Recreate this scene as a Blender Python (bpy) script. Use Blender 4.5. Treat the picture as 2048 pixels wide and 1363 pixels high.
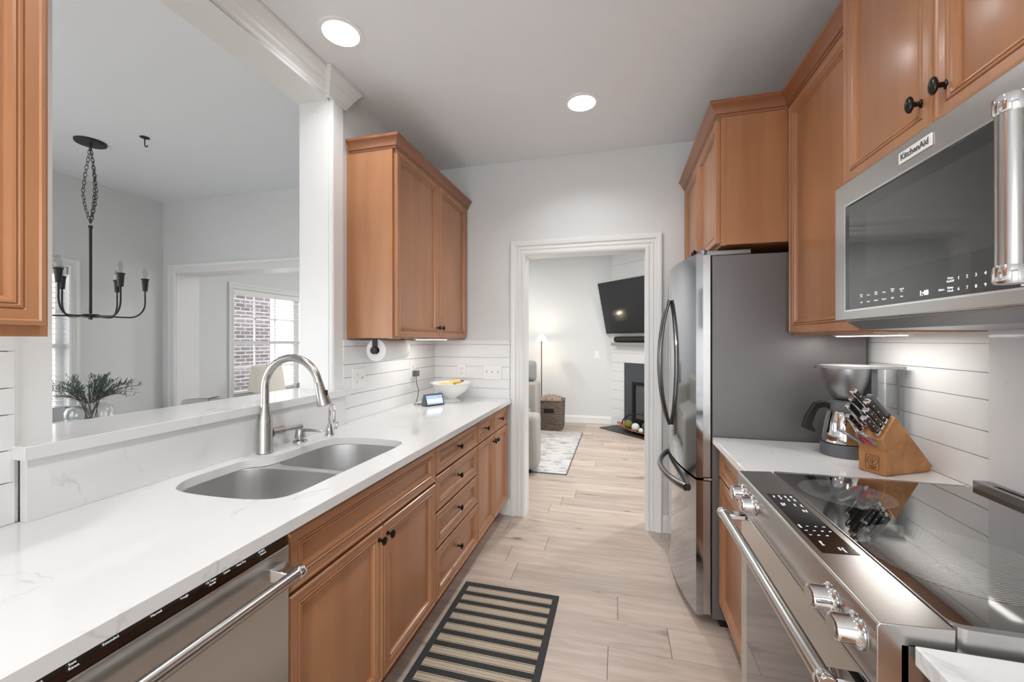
import bpy, bmesh, math, random
from mathutils import Vector, Matrix
random.seed(7)
PI = math.pi
S = bpy.context.scene
for o in list(bpy.data.objects): bpy.data.objects.remove(o)
COL = S.collection

# ------------------------------------------------------------------ camera
cd = bpy.data.cameras.new('camera'); cam = bpy.data.objects.new('camera', cd); COL.objects.link(cam)
cd.sensor_width = 36; cd.lens = 809 / 2048 * 36; cd.shift_y = -1.5 / 2048; cd.clip_start = .02
cam.location = (0, 0, 1.372); cam.rotation_euler = (PI / 2, 0, math.atan(213 / 809))
S.camera = cam
# ------------------------------------------------------------------ view, world, lights
S.view_settings.view_transform = 'Standard'; S.view_settings.look = 'None'
S.view_settings.gamma = 1; S.view_settings.use_curve_mapping = False
S.view_settings.exposure = 0.30
W = bpy.data.worlds.new('daylight'); S.world = W; W.use_nodes = True
W.node_tree.nodes['Background'].inputs[0].default_value = (.97, .985, 1, 1)
W.node_tree.nodes['Background'].inputs[1].default_value = 5.0

def lamp(name, kind, loc, power, size=.1, color=(1, .97, .93), rot=(0, 0, 0), size_y=None, shape='DISK', spread=None):
    d = bpy.data.lights.new(name, kind); d.energy = power; d.color = color
    if kind == 'AREA':
        d.shape = shape; d.size = size
        if size_y: d.size_y = size_y
        if spread: d.spread = spread
    elif kind == 'SUN': d.angle = size
    else: d.shadow_soft_size = size
    o = bpy.data.objects.new(name, d); COL.objects.link(o); o.location = loc; o.rotation_euler = rot
    return o
CEIL = 2.775
CANS = [(-1.225, 1.587), (-.21, 2.415), (-.21, .75), (-.95, .25), (-.35, -1.1), (-1.0, -1.8)]  # cans past the visible pair are added, unseen, to light the kitchen
CAN_POWER = (4, 6.5, 11, 6, 10, 7)
for (cx, cy), pw_ in zip(CANS, CAN_POWER):
    lamp('recessed_or_fill_bulb', 'AREA', (cx, cy, CEIL + .048), pw_, .11, (.97, .99, 1))
for cx, cy in [(-.4, 4.6), (-2.4, 5.6), (1.4, 4.6)]:                # added living room fill lights, no fixtures, unseen above the door head
    lamp('recessed_or_fill_bulb', 'AREA', (cx, cy, CEIL - .004), 24, .14, (1, .985, .97))

# ------------------------------------------------------------------ materials
def nodes(name):
    m = bpy.data.materials.new(name); m.use_nodes = True
    nt = m.node_tree; b = nt.nodes['Principled BSDF']
    return m, nt, b
def N(nt, t, **k):
    n = nt.nodes.new(t)
    for a, v in k.items():
        if a in n.inputs.keys(): n.inputs[a].default_value = v
        else: setattr(n, a, v)
    return n
def lin(c):
    return tuple(((x / 255) / 12.92 if x / 255 <= .04045 else (((x / 255) + .055) / 1.055) ** 2.4) for x in c) + (1,)
def flat(name, rgb, rough=.5, metal=0, spec=None, coat=0, noise=0, nscale=30, bump=0, stretch=(1, 1, 1), emit=None, est=0, trans=0, alpha=1):
    m, nt, b = nodes(name)
    c = lin(rgb)
    b.inputs['Base Color'].default_value = c; b.inputs['Roughness'].default_value = rough; b.inputs['Metallic'].default_value = metal
    if spec is not None: b.inputs['Specular IOR Level'].default_value = spec
    if coat: b.inputs['Coat Weight'].default_value = coat; b.inputs['Coat Roughness'].default_value = .12
    if emit: b.inputs['Emission Color'].default_value = lin(emit); b.inputs['Emission Strength'].default_value = est
    if trans: b.inputs['Transmission Weight'].default_value = trans
    if noise or bump:
        tc = N(nt, 'ShaderNodeTexCoord'); mp = N(nt, 'ShaderNodeMapping'); mp.inputs['Scale'].default_value = stretch
        nt.links.new(tc.outputs['Object'], mp.inputs['Vector'])
        nz = N(nt, 'ShaderNodeTexNoise', Scale=nscale, Detail=4.0); nt.links.new(mp.outputs[0], nz.inputs['Vector'])
        if noise:
            mx = N(nt, 'ShaderNodeMix', data_type='RGBA')
            mx.inputs['A'].default_value = tuple(v * (1 - noise) for v in c[:3]) + (1,)
            mx.inputs['B'].default_value = tuple(min(1, v * (1 + noise)) for v in c[:3]) + (1,)
            nt.links.new(nz.outputs['Fac'], mx.inputs['Factor']); nt.links.new(mx.outputs['Result'], b.inputs['Base Color'])
        if bump:
            bp = N(nt, 'ShaderNodeBump', Strength=bump, Distance=.002); nt.links.new(nz.outputs['Fac'], bp.inputs['Height'])
            nt.links.new(bp.outputs[0], b.inputs['Normal'])
    return m
def brushed(name, rgb, rough=.25, stretch=(1, 60, 60), amt=.04):
    m, nt, b = nodes(name); b.inputs['Metallic'].default_value = 1; b.inputs['Base Color'].default_value = lin(rgb)
    tc = N(nt, 'ShaderNodeTexCoord'); mp = N(nt, 'ShaderNodeMapping'); mp.inputs['Scale'].default_value = stretch
    nt.links.new(tc.outputs['Object'], mp.inputs['Vector'])
    nz = N(nt, 'ShaderNodeTexNoise', Scale=24.0, Detail=3.0); nt.links.new(mp.outputs[0], nz.inputs['Vector'])
    mr = N(nt, 'ShaderNodeMapRange'); mr.inputs['To Min'].default_value = rough - amt / 3; mr.inputs['To Max'].default_value = rough + amt / 3
    nt.links.new(nz.outputs['Fac'], mr.inputs['Value']); nt.links.new(mr.outputs[0], b.inputs['Roughness'])
    return m
def wood(name, c1, c2, axis='z', rough=.34, coat=.25, scale=1.0):
    m, nt, b = nodes(name)
    st = {'z': (9, 9, .7), 'y': (9, .7, 9), 'x': (.7, 9, 9)}[axis]
    tc = N(nt, 'ShaderNodeTexCoord'); mp = N(nt, 'ShaderNodeMapping'); mp.inputs['Scale'].default_value = tuple(s * scale for s in st)
    nt.links.new(tc.outputs['Object'], mp.inputs['Vector'])
    n1 = N(nt, 'ShaderNodeTexNoise', Scale=1.2, Detail=6.0, Distortion=.6, Roughness=.55); nt.links.new(mp.outputs[0], n1.inputs['Vector'])
    n2 = N(nt, 'ShaderNodeTexNoise', Scale=2.0, Detail=2.0); nt.links.new(tc.outputs['Object'], n2.inputs['Vector'])
    ad = N(nt, 'ShaderNodeMath', operation='ADD'); nt.links.new(n1.outputs['Fac'], ad.inputs[0]); nt.links.new(n2.outputs['Fac'], ad.inputs[1])
    cr = N(nt, 'ShaderNodeValToRGB'); cr.color_ramp.elements[0].position = .36; cr.color_ramp.elements[1].position = .64
    cr.color_ramp.elements[0].color = lin(c1); cr.color_ramp.elements[1].color = lin(c2)
    hv = N(nt, 'ShaderNodeMath', operation='MULTIPLY'); hv.inputs[1].default_value = .5
    nt.links.new(ad.outputs[0], hv.inputs[0]); nt.links.new(hv.outputs[0], cr.inputs['Fac']); nt.links.new(cr.outputs[0], b.inputs['Base Color'])
    b.inputs['Roughness'].default_value = rough; b.inputs['Coat Weight'].default_value = coat; b.inputs['Coat Roughness'].default_value = .18
    return m
def clear(name, tint=(255, 255, 255), gloss=.12, rough=.0):
    m, nt, b = nodes(name); nt.nodes.remove(b)
    out = nt.nodes['Material Output']
    tr = N(nt, 'ShaderNodeBsdfTransparent'); tr.inputs[0].default_value = lin(tint)
    gl = N(nt, 'ShaderNodeBsdfGlossy'); gl.inputs['Roughness'].default_value = rough
    lw = N(nt, 'ShaderNodeLayerWeight', Blend=.5); mx = N(nt, 'ShaderNodeMixShader')
    pw = N(nt, 'ShaderNodeMath', operation='POWER'); pw.inputs[1].default_value = 3.2; nt.links.new(lw.outputs['Facing'], pw.inputs[0])
    ma = N(nt, 'ShaderNodeMath', operation='MULTIPLY_ADD'); ma.inputs[1].default_value = min(.9, gloss * 2); ma.inputs[2].default_value = .035; nt.links.new(pw.outputs[0], ma.inputs[0])
    nt.links.new(ma.outputs[0], mx.inputs[0]); nt.links.new(tr.outputs[0], mx.inputs[1]); nt.links.new(gl.outputs[0], mx.inputs[2])
    nt.links.new(mx.outputs[0], out.inputs[0])
    return m

M = {}
M['wall'] = flat('wall_paint', (224, 226, 226), .62, noise=.012, nscale=3)
M['ceil'] = flat('ceiling_paint', (243, 247, 252), .8)
M['trim'] = flat('trim_paint', (236, 237, 236), .32)
M['ship'] = flat('shiplap_paint', (236, 237, 237), .38)
M['wood'] = wood('maple', (160, 109, 74), (184, 131, 92), 'z')
M['woodh'] = wood('maple_across', (160, 109, 74), (184, 131, 92), 'y')
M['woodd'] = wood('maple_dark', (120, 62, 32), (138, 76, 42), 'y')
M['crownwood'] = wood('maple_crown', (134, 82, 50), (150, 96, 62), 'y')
M['black'] = flat('black_satin', (22, 22, 23), .32)
M['knob'] = flat('bronze_black', (38, 34, 32), .28, .6)
M['dark'] = flat('dark_void', (10, 10, 10), .7)
M['glassblk'] = flat('black_glass', (10, 10, 11), .03, spec=.6, coat=.6)
M['screen'] = flat('tv_glass', (40, 41, 43), .12, spec=.6)
M['steel'] = brushed('brushed_steel', (196, 194, 191), .26, (60, 1, 60))
M['steelv'] = brushed('brushed_steel_vertical', (190, 189, 188), .26, (60, 60, 1))
M['fridge'] = brushed('fridge_steel', (176, 178, 182), .09, (60, 60, 1), .05)
M['fridgeside'] = flat('fridge_side_paint', (112, 109, 109), .38, .35, bump=.15, nscale=400)
M['fridgehandle'] = brushed('fridge_handle_steel', (120, 121, 122), .22, (60, 60, 1), .06)
M['sink'] = brushed('sink_steel', (214, 214, 214), .4, (1, 60, 60))
M['nickel'] = brushed('brushed_nickel', (184, 182, 178), .27, (60, 60, 1), .1)
M['chrome'] = flat('chrome', (225, 225, 226), .05, 1)
M['paper'] = flat('paper', (240, 240, 240), .9, bump=.25, nscale=150)
M['plastic'] = flat('white_plastic', (240, 240, 239), .3)
M['slot'] = flat('outlet_slot', (60, 58, 56), .5)
M['ceramic'] = flat('white_ceramic', (242, 242, 240), .14, coat=.5)
M['grayplast'] = flat('grey_plastic', (92, 94, 97), .45)
M['ltgray'] = flat('light_grey_plastic', (150, 150, 150), .4)
M['silver'] = flat('silver_plastic', (150, 151, 152), .3, .85)
M['sofa'] = flat('sofa_fabric', (168, 165, 158), .95, bump=.3, nscale=250, noise=.05)
M['chairfab'] = flat('chair_fabric', (150, 150, 150), .9, bump=.2, nscale=200)
M['beigefab'] = flat('beige_fabric', (150, 134, 118), .95, noise=.12, nscale=60, bump=.3)
M['slate'] = flat('slate', (72, 76, 82), .42, noise=.1, nscale=6)
M['hearth'] = flat('hearth_slate', (50, 50, 52), .5, noise=.15, nscale=8)
M['emit'] = flat('lamp_white', (255, 255, 255), .5, emit=(255, 250, 240), est=5)
M['strip'] = flat('strip_light', (255, 255, 255), .5, emit=(255, 252, 246), est=6)
M['shade'] = flat('lit_shade', (255, 240, 215), .8, emit=(255, 232, 196), est=1.1)
M['linen'] = flat('linen_shade', (222, 218, 208), .9, emit=(240, 232, 215), est=.12)
M['baffle'] = flat('can_baffle', (250, 250, 250), .6)
M['glass'] = clear('window_glass', gloss=.08)
M['vase'] = clear('clear_glass', (252, 253, 253), .3)
M['acryl'] = clear('clear_acrylic', (250, 251, 251), .2, .05)
M['bulb'] = clear('bulb_glass', (238, 238, 238), .4)
M['iron'] = flat('dark_iron', (58, 56, 54), .45, .6)
M['leafg'] = flat('grey_green_leaf', (82, 104, 98), .7, noise=.25, nscale=20)
M['twig'] = flat('twig', (98, 88, 76), .8)
M['red'] = flat('red_plastic', (176, 52, 62), .35)
M['green'] = flat('moss_green', (112, 124, 52), .85, noise=.4, nscale=90, bump=1)
M['dkgreen'] = flat('leaf_green', (62, 92, 70), .8, noise=.3, nscale=60)
M['ballw'] = flat('pale_ball', (214, 220, 218), .7, noise=.2, nscale=80)
M['banana'] = flat('banana_skin', (222, 196, 120), .5, noise=.1, nscale=30)
M['tan'] = flat('tan_wood', (178, 120, 84), .5)
M['lettergrey'] = flat('lettering_grey', (84, 86, 88), .4)
M['letterwhite'] = flat('lettering_white', (235, 235, 235), .5, emit=(235, 240, 245), est=.35)
M['clock'] = flat('clock_digits', (235, 250, 255), .5, emit=(225, 245, 255), est=1.4)
M['burn'] = flat('branded_mark', (92, 52, 24), .7)
M['bounce'] = flat('bounce_paving', (186, 186, 182), .9, noise=.15, nscale=8)  # pale tone picked so the ground bounces sky light indoors
M['blind'] = flat('blind_white', (240, 240, 240), .5)
M['redled'] = flat('red_mark', (200, 30, 50), .4)

def quartz():
    m, nt, b = nodes('white_quartz')
    tc = N(nt, 'ShaderNodeTexCoord')
    n0 = N(nt, 'ShaderNodeTexNoise', Scale=2.2, Detail=5.0, Distortion=1.2); nt.links.new(tc.outputs['Object'], n0.inputs['Vector'])
    n1 = N(nt, 'ShaderNodeTexNoise', Scale=7.0, Detail=3.0); nt.links.new(tc.outputs['Object'], n1.inputs['Vector'])
    s = N(nt, 'ShaderNodeMath', operation='SUBTRACT'); s.inputs[1].default_value = .5; nt.links.new(n0.outputs['Fac'], s.inputs[0])
    a = N(nt, 'ShaderNodeMath', operation='ABSOLUTE'); nt.links.new(s.outputs[0], a.inputs[0])
    r = N(nt, 'ShaderNodeMapRange'); r.inputs['From Max'].default_value = .012; r.inputs['To Min'].default_value = 1; r.inputs['To Max'].default_value = 0
    nt.links.new(a.outputs[0], r.inputs['Value'])
    r2 = N(nt, 'ShaderNodeMapRange'); r2.inputs['From Min'].default_value = .53; r2.inputs['From Max'].default_value = .62; nt.links.new(n1.outputs['Fac'], r2.inputs['Value'])
    mu = N(nt, 'ShaderNodeMath', operation='MULTIPLY'); nt.links.new(r.outputs[0], mu.inputs[0]); nt.links.new(r2.outputs[0], mu.inputs[1])
    mx = N(nt, 'ShaderNodeMix', data_type='RGBA'); mx.inputs['A'].default_value = lin((229, 229, 229)); mx.inputs['B'].default_value = lin((212, 212, 213))
    nt.links.new(mu.outputs[0], mx.inputs['Factor']); nt.links.new(mx.outputs['Result'], b.inputs['Base Color'])
    b.inputs['Roughness'].default_value = .09
    return m
M['quartz'] = quartz()

def planks():
    m, nt, b = nodes('oak_planks')
    tc = N(nt, 'ShaderNodeTexCoord'); sp = N(nt, 'ShaderNodeSeparateXYZ'); nt.links.new(tc.outputs['Object'], sp.inputs[0])
    def mt(op, a, bb=None, c=None):
        n = N(nt, 'ShaderNodeMath', operation=op)
        for i, v in enumerate((a, bb, c)):
            if v is None: continue
            if isinstance(v, (int, float)): n.inputs[i].default_value = v
            else: nt.links.new(v, n.inputs[i])
        return n.outputs[0]
    X, Y = sp.outputs[0], sp.outputs[1]
    yy = mt('DIVIDE', mt('ADD', Y, 20 * .187 - 2.05), .187)
    row = mt('FLOOR', yy); fy = mt('FRACT', yy)
    wn = N(nt, 'ShaderNodeTexWhiteNoise', noise_dimensions='1D'); nt.links.new(row, wn.inputs['W'])
    xx = mt('DIVIDE', mt('ADD', X, mt('MULTIPLY', wn.outputs['Value'], 1.9)), 1.8)
    ix = mt('FLOOR', xx); fx = mt('FRACT', xx)
    cmb = N(nt, 'ShaderNodeCombineXYZ'); nt.links.new(row, cmb.inputs[0]); nt.links.new(ix, cmb.inputs[1])
    w2 = N(nt, 'ShaderNodeTexWhiteNoise', noise_dimensions='3D'); nt.links.new(cmb.outputs[0], w2.inputs['Vector'])
    # grain coordinates shifted per plank
    sc = N(nt, 'ShaderNodeVectorMath', operation='SCALE'); nt.links.new(w2.outputs['Color'], sc.inputs[0]); sc.inputs['Scale'].default_value = 9
    av = N(nt, 'ShaderNodeVectorMath', operation='ADD'); nt.links.new(tc.outputs['Object'], av.inputs[0]); nt.links.new(sc.outputs[0], av.inputs[1])
    mp = N(nt, 'ShaderNodeMapping'); mp.inputs['Scale'].default_value = (1.3, 12, 1); nt.links.new(av.outputs[0], mp.inputs['Vector'])
    n1 = N(nt, 'ShaderNodeTexNoise', Scale=1.6, Detail=7.0, Roughness=.6, Distortion=.5); nt.links.new(mp.outputs[0], n1.inputs['Vector'])
    mp2 = N(nt, 'ShaderNodeMapping'); mp2.inputs['Scale'].default_value = (1.2, 5, 1); nt.links.new(av.outputs[0], mp2.inputs['Vector'])
    n2 = N(nt, 'ShaderNodeTexNoise', Scale=1.5, Detail=3.0, Distortion=.8); nt.links.new(mp2.outputs[0], n2.inputs['Vector'])
    cr = N(nt, 'ShaderNodeValToRGB'); e = cr.color_ramp.elements
    e[0].position = .30; e[0].color = lin((178, 161, 148)); e[1].position = .64; e[1].color = lin((205, 189, 175))
    nt.links.new(n1.outputs['Fac'], cr.inputs['Fac'])
    # dark mineral streaks and knots
    st = N(nt, 'ShaderNodeMapRange'); st.inputs['From Min'].default_value = .62; st.inputs['From Max'].default_value = .76; nt.links.new(n2.outputs['Fac'], st.inputs['Value'])
    mx = N(nt, 'ShaderNodeMix', data_type='RGBA'); mx.inputs['B'].default_value = lin((120, 104, 96))
    nt.links.new(mt('MULTIPLY', st.outputs[0], .8), mx.inputs['Factor']); nt.links.new(cr.outputs[0], mx.inputs['A'])
    vo = N(nt, 'ShaderNodeTexVoronoi', Scale=1.0); mp3 = N(nt, 'ShaderNodeMapping'); mp3.inputs['Scale'].default_value = (1.7, 4.2, 1)
    nt.links.new(av.outputs[0], mp3.inputs['Vector']); nt.links.new(mp3.outputs[0], vo.inputs['Vector'])
    kn = N(nt, 'ShaderNodeMapRange'); kn.inputs['From Min'].default_value = .035; kn.inputs['From Max'].default_value = .08; kn.inputs['To Min'].default_value = .75; kn.inputs['To Max'].default_value = 0
    nt.links.new(vo.outputs['Distance'], kn.inputs['Value'])
    mk = N(nt, 'ShaderNodeMix', data_type='RGBA'); mk.inputs['B'].default_value = lin((88, 74, 68)); nt.links.new(kn.outputs[0], mk.inputs['Factor']); nt.links.new(mx.outputs['Result'], mk.inputs['A'])
    # tone per plank
    tn = N(nt, 'ShaderNodeMapRange'); tn.inputs['To Min'].default_value = .84; tn.inputs['To Max'].default_value = 1.07; nt.links.new(w2.outputs['Value'], tn.inputs['Value'])
    ms = N(nt, 'ShaderNodeVectorMath', operation='SCALE'); nt.links.new(mk.outputs['Result'], ms.inputs[0]); nt.links.new(tn.outputs[0], ms.inputs['Scale'])
    # seams
    sy = mt('LESS_THAN', mt('MINIMUM', fy, mt('SUBTRACT', 1.0, fy)), .008)
    sx = mt('LESS_THAN', mt('MINIMUM', fx, mt('SUBTRACT', 1.0, fx)), .0011)
    sm = mt('MAXIMUM', mt('MULTIPLY', sy, .3), mt('MULTIPLY', sx, .8))
    m3 = N(nt, 'ShaderNodeMix', data_type='RGBA'); m3.inputs['B'].default_value = lin((90, 78, 70)); nt.links.new(sm, m3.inputs['Factor']); nt.links.new(ms.outputs[0], m3.inputs['A'])
    nt.links.new(m3.outputs['Result'], b.inputs['Base Color'])
    b.inputs['Roughness'].default_value = .42
    return m
M['floor'] = planks()

def rugmat():
    m, nt, b = nodes('striped_flatweave')
    tc = N(nt, 'ShaderNodeTexCoord'); sp = N(nt, 'ShaderNodeSeparateXYZ'); nt.links.new(tc.outputs['Object'], sp.inputs[0])
    d = N(nt, 'ShaderNodeMath', operation='MULTIPLY_ADD'); nt.links.new(sp.outputs[1], d.inputs[0]); d.inputs[1].default_value = 1 / .0745; d.inputs[2].default_value = 20.42
    f = N(nt, 'ShaderNodeMath', operation='FRACT'); nt.links.new(d.outputs[0], f.inputs[0])
    cr = N(nt, 'ShaderNodeValToRGB'); cr.color_ramp.interpolation = 'CONSTANT'; el = cr.color_ramp.elements
    be, ch = lin((190, 176, 156)), lin((52, 53, 52))
    el[0].position = 0; el[0].color = ch; el[1].position = .40; el[1].color = be
    for p, c in ((.455, ch), (.49, be), (.66, lin((170, 154, 134))), (.71, be), (.90, ch), (.935, be)):
        q = el.new(p); q.color = c
    nt.links.new(f.outputs[0], cr.inputs['Fac'])
    nz = N(nt, 'ShaderNodeTexNoise', Scale=260.0, Detail=1.0); mp = N(nt, 'ShaderNodeMapping'); mp.inputs['Scale'].default_value = (1, 1.8, 1)
    nt.links.new(tc.outputs['Object'], mp.inputs['Vector']); nt.links.new(mp.outputs[0], nz.inputs['Vector'])
    mx = N(nt, 'ShaderNodeMix', data_type='RGBA', blend_type='MULTIPLY'); mx.inputs['Factor'].default_value = .75
    g = N(nt, 'ShaderNodeMapRange'); g.inputs['From Min'].default_value = .3; g.inputs['From Max'].default_value = .7; g.inputs['To Min'].default_value = .55; g.inputs['To Max'].default_value = 1.35
    nt.links.new(nz.outputs['Fac'], g.inputs['Value']); nt.links.new(cr.outputs[0], mx.inputs['A']); nt.links.new(g.outputs[0], mx.inputs['B'])
    nt.links.new(mx.outputs['Result'], b.inputs['Base Color']); b.inputs['Roughness'].default_value = .95
    bp = N(nt, 'ShaderNodeBump', Strength=.5, Distance=.002); nt.links.new(nz.outputs['Fac'], bp.inputs['Height']); nt.links.new(bp.outputs[0], b.inputs['Normal'])
    return m
M['rug'] = rugmat()
M['rugedge'] = flat('rug_binding', (54, 55, 56), .85, bump=.3, nscale=300)
def distressed():
    m, nt, b = nodes('distressed_rug')
    tc = N(nt, 'ShaderNodeTexCoord'); mp = N(nt, 'ShaderNodeMapping'); mp.inputs['Scale'].default_value = (1, 2.4, 1); nt.links.new(tc.outputs['Object'], mp.inputs['Vector'])
    nz = N(nt, 'ShaderNodeTexNoise', Scale=5.0, Detail=8.0, Roughness=.7); nt.links.new(mp.outputs[0], nz.inputs['Vector'])
    cr = N(nt, 'ShaderNodeValToRGB'); cr.color_ramp.elements[0].position = .40; cr.color_ramp.elements[1].position = .5
    cr.color_ramp.elements[0].color = lin((158, 156, 156)); cr.color_ramp.elements[1].color = lin((208, 206, 203))
    nt.links.new(nz.outputs['Fac'], cr.inputs['Fac']); nt.links.new(cr.outputs[0], b.inputs['Base Color']); b.inputs['Roughness'].default_value = .95
    return m
M['distress'] = distressed()
def brick(name, c1, c2, mo):
    m, nt, b = nodes(name)
    tc = N(nt, 'ShaderNodeTexCoord'); mp = N(nt, 'ShaderNodeMapping'); mp.inputs['Rotation'].default_value = (PI / 2, 0, PI / 2)
    mp.vector_type = 'POINT'
    sp = N(nt, 'ShaderNodeSeparateXYZ'); nt.links.new(tc.outputs['Object'], sp.inputs[0])
    cb = N(nt, 'ShaderNodeCombineXYZ'); ad = N(nt, 'ShaderNodeMath', operation='ADD'); nt.links.new(sp.outputs[0], ad.inputs[0]); nt.links.new(sp.outputs[1], ad.inputs[1])
    nt.links.new(ad.outputs[0], cb.inputs[0]); nt.links.new(sp.outputs[2], cb.inputs[1])
    br = N(nt, 'ShaderNodeTexBrick', Scale=1.0); br.inputs['Brick Width'].default_value = .21; br.inputs['Row Height'].default_value = .075; br.inputs['Mortar Size'].default_value = .008
    br.inputs['Color1'].default_value = lin(c1); br.inputs['Color2'].default_value = lin(c2); br.inputs['Mortar'].default_value = lin(mo)
    nt.links.new(cb.outputs[0], br.inputs['Vector']); nt.links.new(br.outputs['Color'], b.inputs['Base Color']); b.inputs['Roughness'].default_value = .9
    return m
M['brickd'] = brick('shaded_dark_brick', (92, 84, 88), (70, 62, 66), (150, 146, 146))  # shade on the near house wall is part of these dark colours
M['brickl'] = brick('sunlit_pale_brick', (225, 222, 218), (205, 200, 196), (245, 245, 243))  # sun glare on the far house wall is put into these pale colours
def wicker():
    m, nt, b = nodes('wicker')
    tc = N(nt, 'ShaderNodeTexCoord'); sp = N(nt, 'ShaderNodeSeparateXYZ'); nt.links.new(tc.outputs['Object'], sp.inputs[0])
    cb = N(nt, 'ShaderNodeCombineXYZ'); ad = N(nt, 'ShaderNodeMath', operation='ADD'); nt.links.new(sp.outputs[0], ad.inputs[0]); nt.links.new(sp.outputs[1], ad.inputs[1])
    nt.links.new(ad.outputs[0], cb.inputs[0]); nt.links.new(sp.outputs[2], cb.inputs[1])
    br = N(nt, 'ShaderNodeTexBrick', Scale=1.0); br.inputs['Brick Width'].default_value = .045; br.inputs['Row Height'].default_value = .018; br.inputs['Mortar Size'].default_value = .004
    br.inputs['Color1'].default_value = lin((158, 140, 124)); br.inputs['Color2'].default_value = lin((126, 108, 94)); br.inputs['Mortar'].default_value = lin((48, 40, 34))
    nt.links.new(cb.outputs[0], br.inputs['Vector']); nt.links.new(br.outputs['Color'], b.inputs['Base Color']); b.inputs['Roughness'].default_value = .8
    bp = N(nt, 'ShaderNodeBump', Strength=.8, Distance=.006, invert=True); nt.links.new(br.outputs['Fac'], bp.inputs['Height']); nt.links.new(bp.outputs[0], b.inputs['Normal'])
    return m
M['wicker'] = wicker()
M['block'] = wood('acacia', (150, 98, 54), (196, 142, 88), 'y', .5, 0, 1.6)
def cooktop():
    m, nt, b = nodes('cooktop_glass')
    b.inputs['Base Color'].default_value = lin((14, 14, 15)); b.inputs['Roughness'].default_value = .04
    b.inputs['Specular IOR Level'].default_value = 1.0; b.inputs['Coat Weight'].default_value = 1; b.inputs['Coat Roughness'].default_value = .02; b.inputs['Coat IOR'].default_value = 1.9
    return m
M['cook'] = cooktop()
def hatch():
    m, nt, b = nodes('element_hatching')
    tc = N(nt, 'ShaderNodeTexCoord'); sp = N(nt, 'ShaderNodeSeparateXYZ'); nt.links.new(tc.outputs['Object'], sp.inputs[0])
    a = N(nt, 'ShaderNodeMath', operation='MULTIPLY'); nt.links.new(sp.outputs[1], a.inputs[0]); a.inputs[1].default_value = 1 / .006
    f = N(nt, 'ShaderNodeMath', operation='FRACT'); nt.links.new(a.outputs[0], f.inputs[0])
    g = N(nt, 'ShaderNodeMath', operation='GREATER_THAN'); g.inputs[1].default_value = .68; nt.links.new(f.outputs[0], g.inputs[0])
    mx = N(nt, 'ShaderNodeMix', data_type='RGBA'); mx.inputs['A'].default_value = lin((14, 14, 15)); mx.inputs['B'].default_value = lin((150, 150, 150))
    nt.links.new(g.outputs[0], mx.inputs['Factor']); nt.links.new(mx.outputs['Result'], b.inputs['Base Color'])
    b.inputs['Roughness'].default_value = .06; b.inputs['Coat Weight'].default_value = 1; b.inputs['Coat IOR'].default_value = 1.8; b.inputs['Coat Roughness'].default_value = .03
    return m
M['hatch'] = hatch()

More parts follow.
